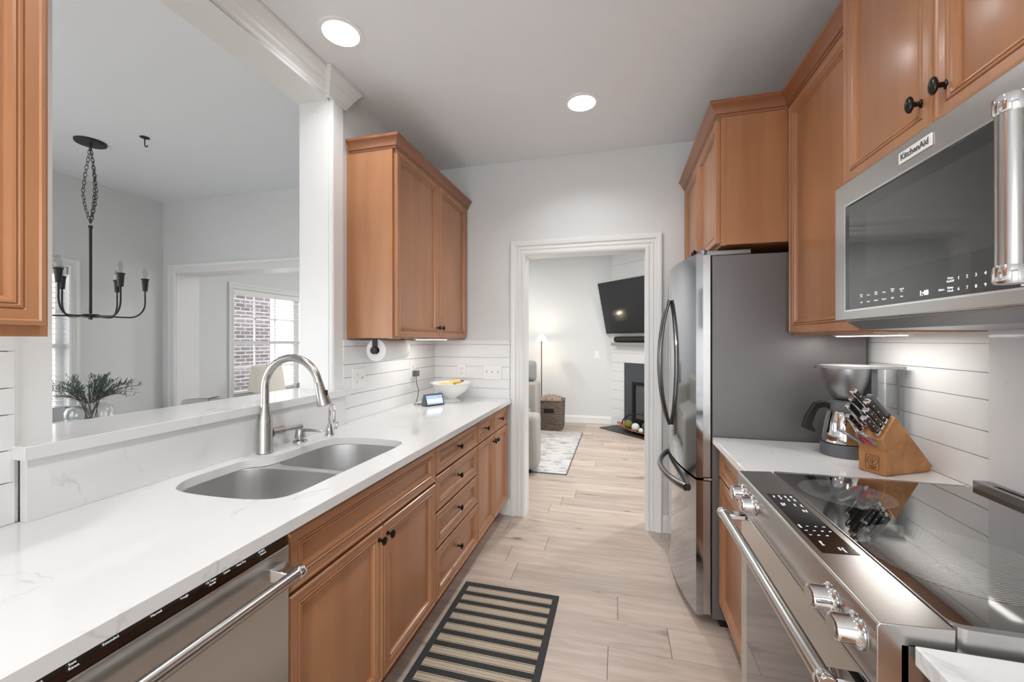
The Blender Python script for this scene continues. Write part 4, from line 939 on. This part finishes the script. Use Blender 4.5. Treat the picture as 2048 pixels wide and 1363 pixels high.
def knife(Lh, label, grey=False):
    """local frame: z along the handle, x across its height, y its thickness"""
    t = thing('kitchen_knife', label, 'knife', group=None)
    w = .0098
    out = [(-w, .008), (-w * .9, .02), (-w * .75, Lh * .5), (-w * 1.0, Lh * .8), (-w * 1.15, Lh * .93), (-w * .7, Lh), (w * .55, Lh * .985), (w * .9, Lh * .9), (w * .8, Lh * .5), (w * .95, .02), (w, .008)]
    if grey:
        MB().plate(out, [], -.008, .008, XZ).build('handle', M['grayplast'], t, bevel=.003, local=True)
    else:
        for sg in (-1, 1):
            s_ = MB().plate([(a * .93, max(b, .014)) for a, b in out[1:-1]], [], sg * .0022, sg * .0078, XZ).build('handle_scale', M['black'], t, bevel=.0012, local=True)
            mb = MB()
            for q in (.25, .5, .75): mb.lathe([(.0026, 0), (.0026, .0005)], (0, sg * .0079, Lh * q), (0, sg, 0), 12)
            mb.build('rivet', M['chrome'], s_, local=True)
        MB().plate(out, [], -.0021, .0021, XZ).build('tang', M['chrome'], t, local=True)
        MB().plate([(-w, Lh * .93), (-w * .7, Lh * 1.01), (w * .55, Lh), (w * .9, Lh * .92)], [], -.0079, .0079, XZ).build('pommel', M['chrome'], t, bevel=.001, local=True)
    MB().box(-w, w, -.0079, .0079, 0, .0135).build('bolster', M['chrome'] if not grey else M['black'], t, bevel=.002, local=True)
    zx = T_; zz = K.normalized(); zy = zz.cross(zx)
    t.matrix_world = Matrix((( zx.x, zy.x, zz.x, 0), (zx.y, zy.y, zz.y, 0), (zx.z, zy.z, zz.z, 0), (0, 0, 0, 1)))
    return t
S0 = Vector((-.018, .124)); S1 = Vector((.045, .200))
spots = [(.92, .020, .115, True, 'grey-handled knife highest in the near row of the knife block'), (.67, .016, .118, False, 'black-handled knife just below the grey one in the near row of the block'), (.42, .016, .104, False, 'second black-handled knife from the bottom of the near row of the block'), (.17, .016, .094, False, 'lowest black-handled knife of the near row of the block'),
         (.91, .060, .135, False, 'black-handled knife standing tallest, at the top of the far row of the block'), (.66, .058, .125, False, 'second black-handled knife from the top in the far row of the block'), (.41, .062, .118, False, 'third black-handled knife from the top in the far row of the block'), (.16, .066, .090, False, 'lowest and smallest black-handled knife in the far row of the block')]
for s_, w, L, g, lab in spots:
    k = knife(L, lab, g); q = S0.lerp(S1, s_)
    p = B0 + E1 * q.x + E2 * w + Vector((0, 0, q.y)) + K.normalized() * .003
    mw = k.matrix_world.copy(); mw.translation = p; k.matrix_world = mw
# scissors
t = thing('kitchen_scissors', 'kitchen scissors with grey and red loop handles, in the front slot of the block', 'scissors', B0)
KD = (E1 * -.80 + Vector((0, 0, .50))).normalized()
def loop(cw, rr, ww, tilt):
    c = B0 + E1 * -.012 + Vector((0, 0, .096)) + E2 * .045 + KD * .055 + E2 * cw
    a = (KD + E2 * tilt).normalized(); b = (E2 - a * E2.dot(a)).normalized()
    b = (b + Vector((0, 0, .35))).normalized(); b = (b - a * a.dot(b)).normalized()
    return c, a, b
for cw, tl, lab in ((.026, .30, 1), (-.026, -.30, 2)):
    c, a, b = loop(cw, 0, 0, tl)
    P_ = [c + a * .044 * math.cos(2 * PI * i / 24) + b * .0235 * math.sin(2 * PI * i / 24) for i in range(24)]
    o_ = MB().tube(P_, .0052, 10, closed=True).build('loop_handle', M['silver'], t, smooth=60)
    P2 = [c + a * .039 * math.cos(PI * (.6 + .8 * i / 12)) + b * .018 * math.sin(PI * (.6 + .8 * i / 12)) for i in range(13)]
    if lab == 2: MB().tube(P2, .006, 10).build('red_inlay', M['red'], o_, smooth=60)
    else: MB().tube(P2, .004, 10).build('red_inlay', M['red'], o_, smooth=60)
p = B0 + E1 * -.0115 + Vector((0, 0, .096)) + E2 * .045
MB().tube([p + KD * .002, p + KD * .028], [.008, .012], 12, flat=.5).build('pivot', M['chrome'], t, smooth=60)

# ------------------------------------------------------------------ kitchen rug
t = thing('striped_rug', 'small black and beige striped rug along the left cabinets', 'rug', (-.57, 1.55, 0))
ry0, ry1, rx0, rx1 = .75, 2.15, -.835, -.306
MB().box(rx0 + .03, rx1 - .03, ry0 + .03, ry1 - .03, .0005, .0075).build('woven_field', M['rug'], t)
MB().plate(rect(rx0, rx1, ry0, ry1), [rect(rx0 + .0305, rx1 - .0305, ry0 + .0305, ry1 - .0305)], .0005, .010, XY).build('binding', M['rugedge'], t, bevel=.003)

# ------------------------------------------------------------------ dining room
CHX, CHY = -3.608, 2.006
t = thing('chandelier', 'black six-arm candle chandelier hanging by chains over the dining table', 'chandelier', (CHX, CHY, CEIL))
cp_ = MB().lathe([(.085, 0), (.085, -.012), (.080, -.018), (.01, -.020), (.008, -.03)], (CHX, CHY, CEIL - .0005), (0, 0, 1), 32).build('canopy', M['iron'], t, smooth=40)
def link(mb, c, d, up, L=.030, w=.010, r=.0019):
    c, d, up = Vector(c), Vector(d).normalized(), Vector(up)
    s_ = d.cross(up).normalized(); P_ = []
    for i in range(16):
        a = 2 * PI * i / 16; P_.append(c + d * L * .55 * math.cos(a) + s_ * w * math.sin(a))
    mb.tube(P_, r, 6, closed=True)
def chain(name, P_):
    mb = MB(); pts = [Vector(p) for p in P_]; k = 0
    for a, b in zip(pts, pts[1:]):
        n = max(1, round((b - a).length / .026)); d = b - a
        for i in range(n):
            link(mb, a.lerp(b, (i + .5) / n), d, (1, .2, .1) if k % 2 else (.1, 1, .2)); k += 1
    mb.build(name, M['iron'], t, smooth=60)
zt, zb = CEIL - .035, 2.185
for dx_, dy_, sg in ((-.05, -.01, .3), (.035, .01, .75), (.006, .02, .5)):
    P_ = [(CHX, CHY, zt)]
    for q in (.2, .4, .6, .78, .92): P_.append((CHX + dx_ * math.sin(PI * q ** 1.3) * (1.2 if q > .5 else 1), CHY + dy_ * math.sin(PI * q), zt + (zb + .02 - zt) * q))
    P_.append((CHX, CHY, zb + .015)); chain('chain', P_)
MB().lathe([(.006, 1.56), (.0085, 1.565), (.0085, 2.16), (.012, 2.165), (.012, 2.18), (.004, 2.185)], (CHX, CHY, 0), (0, 0, 1), 16).build('stem', M['iron'], t, smooth=40)
MB().lathe([(.010, 1.518), (.012, 1.53), (.045, 1.532), (.045, 1.556), (.012, 1.558)], (CHX, CHY, 0), (0, 0, 1), 28).build('hub', M['iron'], t, smooth=40)
cs_, sn_ = math.cos(math.atan(213 / 809)), math.sin(math.atan(213 / 809))
for k in range(6):
    a = .239 + k * PI / 3
    D = Vector((math.cos(a) * cs_ + math.sin(a) * sn_, math.cos(a) * sn_ - math.sin(a) * cs_, 0))
    R = .286; C0 = Vector((CHX, CHY, 0)); P_ = [C0 + D * .04 + Vector((0, 0, 1.545)), C0 + D * .15 + Vector((0, 0, 1.540))]
    for i in range(9):
        b = i / 8 * PI / 2
        P_.append(C0 + D * (R - .085 + .085 * math.sin(b)) + Vector((0, 0, 1.54 + .11 * (1 - math.cos(b)))))
    P_.append(C0 + D * R + Vector((0, 0, 1.745)))
    arm = MB().tube(P_, .0055, 10).build('arm', M['iron'], t, smooth=60)
    c = C0 + D * R
    MB().lathe([(.013, 1.742), (.016, 1.744), (.0155, 1.752), (.021, 1.826), (.0245, 1.828), (.0245, 1.836), (.01, 1.837)], c, (0, 0, 1), 20).build('candle_cup', M['iron'], arm, smooth=40)
    MB().lathe([(.009, 1.838), (.012, 1.845), (.0195, 1.868), (.019, 1.885), (.011, 1.908), (.003, 1.920)], c, (0, 0, 1), 16).build('bulb', M['bulb'], arm, smooth=60)
t = thing('ceiling_hook', 'small dark hook in the dining room ceiling, right of the chandelier', 'hook', (-3.17, 2.06, CEIL))
MB().lathe([(.028, 0), (.028, -.003), (.02, -.006)], (-3.17, 2.06, CEIL - .0005), (0, 0, 1), 20).build('plate', M['iron'], t)
P_ = [(-3.17, 2.06, CEIL - .004), (-3.17, 2.06, CEIL - .045)] + [(-3.17 + .014 - .014 * math.cos(a), 2.06, CEIL - .05 - .018 * math.sin(a)) for a in [PI * i / 8 * .85 for i in range(9)]]
MB().tube(P_, .0035, 8).build('hook', M['iron'], t, smooth=60)
# table, vase, branches
t = thing('dining_table', 'round white dining table under the chandelier', 'table', (CHX, CHY, 0))
MB().lathe([(.0, .735), (.47, .735), (.48, .742), (.48, .756), (.47, .76), (0, .76)], (CHX, CHY, 0), (0, 0, 1), 56).build('tabletop', M['trim'], t, smooth=40)
MB().lathe([(.30, 0), (.30, .02), (.08, .05), (.05, .12), (.05, .66), (.10, .72), (.16, .7345)], (CHX, CHY, 0), (0, 0, 1), 32).build('pedestal', M['trim'], t, smooth=40)
vx, vy = CHX - .045, CHY + .02
MB().lathe([(.10, 0), (.112, .004), (.125, .05), (.128, .10), (.118, .135), (.085, .155), (.062, .165), (.072, .182), (.090, .190), (.087, .190), (.068, .180), (.058, .165), (.082, .151), (.114, .132), (.124, .10), (.120, .05), (.10, .006)], (vx, vy, .7605), (0, 0, 1), 40).build('vase', M['vase'], smooth=60, cat='vase', label='clear glass vase of greenery on the dining table')
t = thing('greenery_bunch', 'spiky grey-green sprigs standing in the glass vase', 'plant', (vx, vy, .77))
nk_ = lambda a, q: Vector((vx + q * math.cos(a), vy + q * math.sin(a), .925))
stems = MB(); leaf = MB(); rg = random.Random(3)
for i in range(72):
    a = rg.uniform(0, 2 * PI); sp_ = rg.uniform(.25, 1.0); h = .04 + .17 * (1 - sp_ * .7) * rg.uniform(.5, 1.1)
    b0 = Vector((vx + rg.uniform(-.06, .06), vy + rg.uniform(-.06, .06), .785)) if i < 12 else nk_(a, .02)
    nk = Vector((vx + .055 * math.cos(a), vy + .055 * math.sin(a), .948)); tip = Vector((vx + .31 * sp_ * math.cos(a), vy + .31 * sp_ * math.sin(a), .945 + h * (1.0 if rg.random() < .75 else .25)))
    P_ = [b0, nk] + [nk.lerp(tip, q) + Vector((rg.uniform(-.006, .006), rg.uniform(-.006, .006), .03 * math.sin(PI * q))) for q in (.25, .5, .75, 1)]
    stems.tube(P_, [.0028, .0026, .002, .0018, .0014, .0008], 5)
    for j in range(15):
        q = .15 + .85 * j / 14; p = nk.lerp(tip, q) + Vector((0, 0, .03 * math.sin(PI * q))); b = rg.uniform(0, 2 * PI); L = rg.uniform(.025, .05)
        d = ((tip - nk).normalized() * .8 + Vector((math.cos(b), math.sin(b), rg.uniform(-.4, .8))) * .7).normalized(); s_ = d.cross(Vector((.2, .3, 1))).normalized() * .0034
        leaf.add([p, p + d * L * .5 + s_, p + d * L, p + d * L * .5 - s_, p + d * L * .5 + Vector((0, 0, .001))], [(0, 1, 4), (1, 2, 4), (2, 3, 4), (3, 0, 4)])
stems.build('stems', M['twig'], t, smooth=60); leaf.build('leaves', M['leafg'], t, kind='stuff')
def chair(label, loc, rot, dz=.08):
    t = thing('dining_chair', label, 'chair', loc, rot)
    MB().box(-.23, .23, -.22, .22, .42, .48).build('seat', M['chairfab'], t, bevel=.02, local=True)
    loops = []
    for z, yo in ((.47, .20), (.60, .225), (.75, .25), (.86, .262), (.885, .262)):
        k = 1.0 if z < .86 else (.985 if z < .88 else .93)
        loops.append([(.235 * k * q, yo - .045 * (1 - q * q) * -1 + .0, z - (.012 * q * q if z > .8 else 0)) for q in (-1, -.66, -.33, 0, .33, .66, 1)] + [(.235 * k * q, yo + .045 * (1 - q * q) + .05, z - (.012 * q * q if z > .8 else 0)) for q in (1, .66, .33, 0, -.33, -.66, -1)])
    loops = [[(a, b, c + dz * (c - .47) / .415) for a, b, c in l] for l in loops]
    bk = MB().loft(loops).build('backrest', M['chairfab'], t, smooth=50, local=True)
    MB().tube([(0, .295, .50), (0, .321, .72 + dz * .6), (0, .3575, .884 + dz), (0, .34, .8885 + dz), (0, .262, .8885 + dz)], .0035, 8).build('seam', M['grayplast'], bk, smooth=60, local=True)
    for x, y in ((-.2, -.19), (.2, -.19), (-.2, .2), (.2, .2)): MB().tube([(x * .95, y * .95, .42), (x, y, 0)], [.016, .011], 10).build('leg', M['black'], t, smooth=60, local=True)
    return t
chair('grey upholstered dining chair with a centre seam, its top just over the bar ledge', (-2.845, 2.525, 0), math.radians(195))
chair('grey dining chair behind the glass vase, by the window', (-4.235, 1.93, 0), math.radians(0), -.05)

# ------------------------------------------------------------------ far room: lamp, console, armchair by the window
t = thing('console_table', 'low white console table under the far room window', 'table', (-4.22, 4.2, 0))
MB().box(-4.46, -3.98, 3.85, 4.55, .56, .60).build('top', M['trim'], t, bevel=.004)
for x in (-4.44, -4.0):
    for y in (3.87, 4.53): MB().box(x - .02, x + .02, y - .02, y + .02, 0, .56).build('leg', M['trim'], t)
LX, LY = -4.27, 4.13
t = thing('table_lamp', 'table lamp with a large pale drum shade, framed by the faucet arch', 'lamp', (LX, LY, .60))
MB().lathe([(.07, .601), (.07, .615), (.02, .63), (.06, .68), (.065, .72), (.02, .755), (.008, .76), (.008, 1.085), (.012, 1.09), (.012, 1.10), (.004, 1.11)], (LX, LY, 0), (0, 0, 1), 28).build('base', M['ceramic'], t, smooth=40)
MB().lathe([(.208, .745), (.165, 1.055), (.162, 1.055), (.205, .745), (.208, .745)], (LX, LY, 0), (0, 0, 1), 40, cap=False).build('lamp_shade', M['linen'], t, smooth=40)
t = thing('armchair', 'grey armchair behind the table lamp, by the far room window', 'armchair', (-3.85, 5.15, 0))
MB().box(-4.3, -3.5, 4.72, 5.5, .12, .45).build('seat', M['sofa'], t, bevel=.04)
MB().box(-4.32, -3.45, 4.62, 4.86, 0, .80).build('backrest', M['sofa'], t, bevel=.06)
for a in (-4.42, -3.5): MB().box(a, a + .16, 4.70, 5.5, .10, .62).build('arm', M['sofa'], t, bevel=.04)

# ------------------------------------------------------------------ living room
DC = Vector((-.11, YL, 0)); DD = Vector((1, -1, 0)).normalized(); DN = Vector((-1, -1, 0)).normalized()
def dg(s_, out, z): return DC + DD * s_ + DN * out + Vector((0, 0, z))
def dbox(mb, s0, s1, o0, o1, z0, z1):
    return mb.loft([[dg(s0, o0, z), dg(s1, o0, z), dg(s1, o1, z), dg(s0, o1, z)] for z in (z0, z1)])
mb = MB(); gz = [0, .12, .27, .42, .57, .72, .87, 1.02, 1.17, 1.35, 1.60, 1.85, 2.10, 2.35, 2.58, CEIL]
for a, b in zip(gz, gz[1:]):
    for s0, s1 in (((0, .285), (1.285, 1.6)) if b <= 1.03 else ((0, 1.6),)): dbox(mb, s0, s1, -.12, 0, a + .0015, b - .0015)
struct('wall_fireplace', mb, M['ship'])
struct('hearth_structure', dbox(MB(), .12, 1.75, .0, .37, 0, .012), M['hearth'])
t = thing('fireplace', 'dark slate fireplace set in the white corner wall', 'fireplace', dg(.78, 0, 0))
mb = MB(); dbox(mb, .285, .452, -.03, .006, .013, 1.018); dbox(mb, 1.118, 1.285, -.03, .006, .013, 1.018); dbox(mb, .452, 1.118, -.03, .006, .735, 1.018); mb.build('surround', M['slate'], t)
mb = MB(); dbox(mb, .455, 1.115, -.40, -.37, .013, .73); dbox(mb, .452, .462, -.37, -.035, .013, .73); dbox(mb, 1.108, 1.118, -.37, -.035, .013, .73); mb.build('firebox', M['dark'], t)
mb = MB(); dbox(mb, .455, .50, -.02, .016, .06, .73); dbox(mb, 1.07, 1.115, -.02, .016, .06, .73); dbox(mb, .50, 1.07, -.02, .016, .69, .73); dbox(mb, .50, 1.07, -.02, .016, .06, .17); mb.build('door_frame', M['black'], t)
dbox(MB(), .505, 1.065, -.012, -.008, .175, .685).build('glass_door', flat('smoky_glass', (92, 94, 98), .15, spec=.6), t)
t = thing('mantel_shelf', 'thin grey shelf under the tilted television', 'shelf', dg(.7, 0, 1.29))
dbox(MB(), .09, 1.5, .001, .10, 1.285, 1.335).build('board', M['ltgray'], t, bevel=.003)
t = thing('soundbar', 'black soundbar on the grey shelf under the television', 'speaker', dg(.7, .05, 1.336))
P_ = [dg(.16, .06, 1.385), dg(1.2, .06, 1.385)]
MB().tube(P_, .046, 20).build('body', M['black'], t, smooth=40)
for s_ in (.158, 1.202): MB().lathe([(.044, -.004), (.046, 0), (.044, .004)], dg(s_, .06, 1.385), DD, 20).build('end_cap', M['grayplast'], t, smooth=40)
t = thing('television', 'large tilted wall television above the fireplace', 'television', dg(.7, .1, 1.48))
def tvq(s_, q, d): # q 0..1 height, tilt outwards at the top
    return dg(s_, .075 + .19 * q + d, 1.478 + .80 * q)
def tvbox(s0, s1, q0, q1, d0, d1): return MB().loft([[tvq(s0, q, d0), tvq(s1, q, d0), tvq(s1, q, d1), tvq(s0, q, d1)] for q in (q0, q1)])
tvbox(-.012, 1.39, 0, 1, 0, .03).build('casing', M['black'], t, bevel=.003)
tvbox(.0, 1.378, .018, .985, .0303, .0315).build('screen', M['screen'], t)
tvbox(.45, .9, .3, .7, -.07, -.001).build('wall_mount', M['iron'], t)
plate_dev('light_switch', 'white wall switch between the floor lamp and the fireplace', (-.345, YL - .0005, 1.135), (1, 0, 0), (0, 0, 1), (0, -1, 0), .075, .12, 'decora')
plate_dev('outlet', 'low white outlet on the living room wall, left of the basket', (-1.36, YL - .0005, .33), (1, 0, 0), (0, 0, 1), (0, -1, 0), .075, .12, 'duplex')
# floor lamp
FLX, FLY = -1.21, 6.48
t = thing('floor_lamp', 'thin black floor lamp with a small lit cone shade', 'lamp', (FLX, FLY, 0))
MB().lathe([(.12, 0), (.12, .012), (.02, .02), (.008, .03)], (FLX, FLY, .0005), (0, 0, 1), 28).build('base', M['black'], t, smooth=40)
MB().lathe([(.0075, .0305), (.0075, 1.34), (.012, 1.345), (.012, 1.385)], (FLX, FLY, 0), (0, 0, 1), 12).build('pole', M['black'], t, smooth=40)
MB().lathe([(.098, 1.355), (.038, 1.465), (.036, 1.465), (.096, 1.355), (.098, 1.355)], (FLX, FLY, 0), (0, 0, 1), 32, cap=False).build('lamp_shade', M['shade'], t, smooth=40)
MB().lathe([(.012, 1.386), (.022, 1.40), (.024, 1.42), (.010, 1.44)], (FLX, FLY, 0), (0, 0, 1), 16).build('bulb', M['emit'], t, smooth=60)
lamp('floor_lamp_bulb', 'POINT', (FLX, FLY, 1.45), 3.5, .02, (1, .85, .66)); lamp('floor_lamp_bulb_low', 'POINT', (FLX, FLY, 1.352), 3.5, .02, (1, .85, .66))
# basket and blanket
bx_, by_ = -1.02, 6.27
t = thing('wicker_basket', 'brown wicker basket with a dark handle hole, under the floor lamp', 'basket', (bx_, by_, 0))
def sq(c, hw, r, z, n=5): return [(p[0], p[1], z) for p in roundpoly(rect(c[0] - hw, c[0] + hw, c[1] - hw, c[1] + hw), r, n)]
L_ = [sq((bx_, by_), .185, .06, .001), sq((bx_, by_), .195, .07, .05), sq((bx_, by_), .205, .08, .40), sq((bx_, by_), .205, .08, .445), sq((bx_, by_), .190, .08, .445), sq((bx_, by_), .188, .08, .05), sq((bx_, by_), .15, .05, .03)]
MB().loft(L_).build('body', M['wicker'], t, smooth=40)
P_ = [Vector(p) for p in sq((bx_, by_), .200, .08, .448)]
MB().tube(P_, .012, 8, closed=True).build('rim', M['wicker'], t, smooth=60)
MB().box(bx_ - .075, bx_ + .075, by_ - .2085, by_ - .2035, .27, .335).build('handle_hole', M['dark'], t)
t = thing('blanket', 'taupe blanket stuffed in the wicker basket', 'blanket', (bx_, by_, .3))
mb = MB(); G = 15; vs = []
for i in range(G):
    for j in range(G):
        x = -.172 + .344 * i / (G - 1); y = -.172 + .344 * j / (G - 1)
        vs.append((bx_ + x, by_ + y, .462 + .034 * math.sin(i * 1.6 + j * .5) * math.cos(j * 1.1) + .045 * (1 - (x / .19) ** 2 - (y / .19) ** 2)))
n_ = len(vs); vs += [(a, b, .36) for a, b, c in vs]; fs = []
for i in range(G - 1):
    for j in range(G - 1):
        a = i * G + j; fs.append((a, a + G, a + G + 1, a + 1)); fs.append((a + n_, a + 1 + n_, a + G + 1 + n_, a + G + n_))
for i in range(G - 1):
    for a, b in ((i, i + 1), (i + G * (G - 1), i + 1 + G * (G - 1)), (i * G, (i + 1) * G), (i * G + G - 1, (i + 1) * G + G - 1)): fs.append((a, b, b + n_, a + n_))
mb.add(vs, fs).build('cloth', M['beigefab'], t, smooth=80)
# living rug
t = thing('distressed_rug', 'pale grey distressed rug in the living room', 'rug', (-1.8, 5.1, 0))
MB().box(-3.1, -.52, 4.13, 6.04, .0005, .008).build('pile', M['distress'], t)
MB().plate(rect(-3.112, -.508, 4.118, 6.052), [rect(-3.1, -.52, 4.13, 6.04)], .0005, .0085, XY).build('binding', M['grayplast'], t)
# sofa
t = thing('sofa', 'light grey sofa seen past the left door jamb', 'sofa', (-1.7, 5, 0))
MB().box(-2.3, -1.20, 4.30, 5.64, .10, .42).build('seat_base', M['sofa'], t, bevel=.03)
MB().box(-1.75, -.80, 4.02, 4.28, .045, .605).build('arm', M['sofa'], t, bevel=.045)
MB().box(-2.35, -1.115, 5.66, 5.92, .08, .77).build('arm', M['sofa'], t, bevel=.04)
MB().box(-2.55, -2.25, 4.2, 5.9, .10, .85).build('backrest', M['sofa'], t, bevel=.05)
MB().box(-2.24, -1.22, 4.31, 5.64, .425, .50).build('seat_cushion', M['sofa'], t, bevel=.03)
for x, y in ((-.9, 4.1), (-2.4, 4.1), (-1.2, 5.8), (-2.4, 5.8)): MB().box(x - .03, x + .03, y - .03, y + .03, .009, .10).build('leg', M['black'], t)
t = thing('sofa_pillow', 'grey patterned pillow at the left door jamb, on the sofa', 'pillow', (-1.25, 5.45, .78))
L_ = []
for k, (s_, y) in enumerate(((.2, -.07), (.75, -.05), (1, -.005), (1, .005), (.75, .05), (.2, .07))):
    L_.append([(-1.335 + p[0] * s_ * .9, 5.79 + y, .925 + p[1] * s_) for p in roundpoly(rect(-.20, .20, -.15, .15), .07, 5)])
MB().loft(L_).build('cushion', M['chairfab'], t, smooth=70)
# hearth basket tray and balls
bc = dg(.82, .19, .013)
t = thing('wooden_tray_basket', 'long wooden boat tray with a hoop handle, on the hearth', 'basket', bc)
L_ = []
for i in range(21):
    q = -1 + 2 * i / 20; w = .115 * math.sqrt(max(.02, 1 - q * q)); z = .055 + .055 * q * q
    c = bc + DD * (q * .50)
    L_.append([c + DN * (w * k) + Vector((0, 0, z - .035 * (1 - k * k) * (1 - q * q * .6) + (0 if s_ else -.008))) for s_, ks in ((1, (-1, -.5, 0, .5, 1)), (0, (1, .5, 0, -.5, -1))) for k in ks])
MB().loft(L_).build('tray', M['tan'], t, smooth=50)
MB().tube([bc + DD * (.40 * math.cos(a)) + Vector((0, 0, .085 + .20 * math.sin(a))) for a in [PI * i / 20 for i in range(21)]], .009, 8, flat=.5).build('hoop_handle', M['iron'], t, smooth=60)
for s_ in (-.2, .2): MB().box(bc.x + DD.x * s_ - .015, bc.x + DD.x * s_ + .015, bc.y + DD.y * s_ - .015, bc.y + DD.y * s_ + .015, .0125, .030).build('foot', M['tan'], t)
def ball(name, s_, o, z, r, mat, label, cat='ball', bumps=0):
    c = bc + DD * s_ + DN * o + Vector((0, 0, z + r)); mb = MB(); rr = random.Random(int(r * 1e4))
    mb.lathe([(r * math.sin(PI * i / 12), -r * math.cos(PI * i / 12)) for i in range(13)], c, (0, 0, 1), 18)
    mb.v = [tuple(c + (Vector(v) - c) * (1 + bumps * rr.uniform(-1, 1))) for v in mb.v]
    mb.build(name, mat, smooth=60, cat=cat, label=label)
ball('moss_ball', -.27, 0, .045, .062, M['green'], 'green moss ball at the left of the hearth tray', bumps=.08)
ball('woven_ball', -.105, .03, .035, .058, M['ballw'], 'white woven ball right of the green one in the hearth tray', bumps=.03)
ball('leafy_ball', .05, -.03, .04, .072, M['dkgreen'], 'dark green leafy ball behind the white one in the hearth tray', bumps=.09)
ball('woven_ball', .035, .075, .04, .034, M['ballw'], 'small pale ball at the door jamb edge of the hearth tray', bumps=.03)
ball('moss_ball', .19, .01, .035, .055, M['green'], 'second green moss ball, hidden by the right door jamb', bumps=.08)
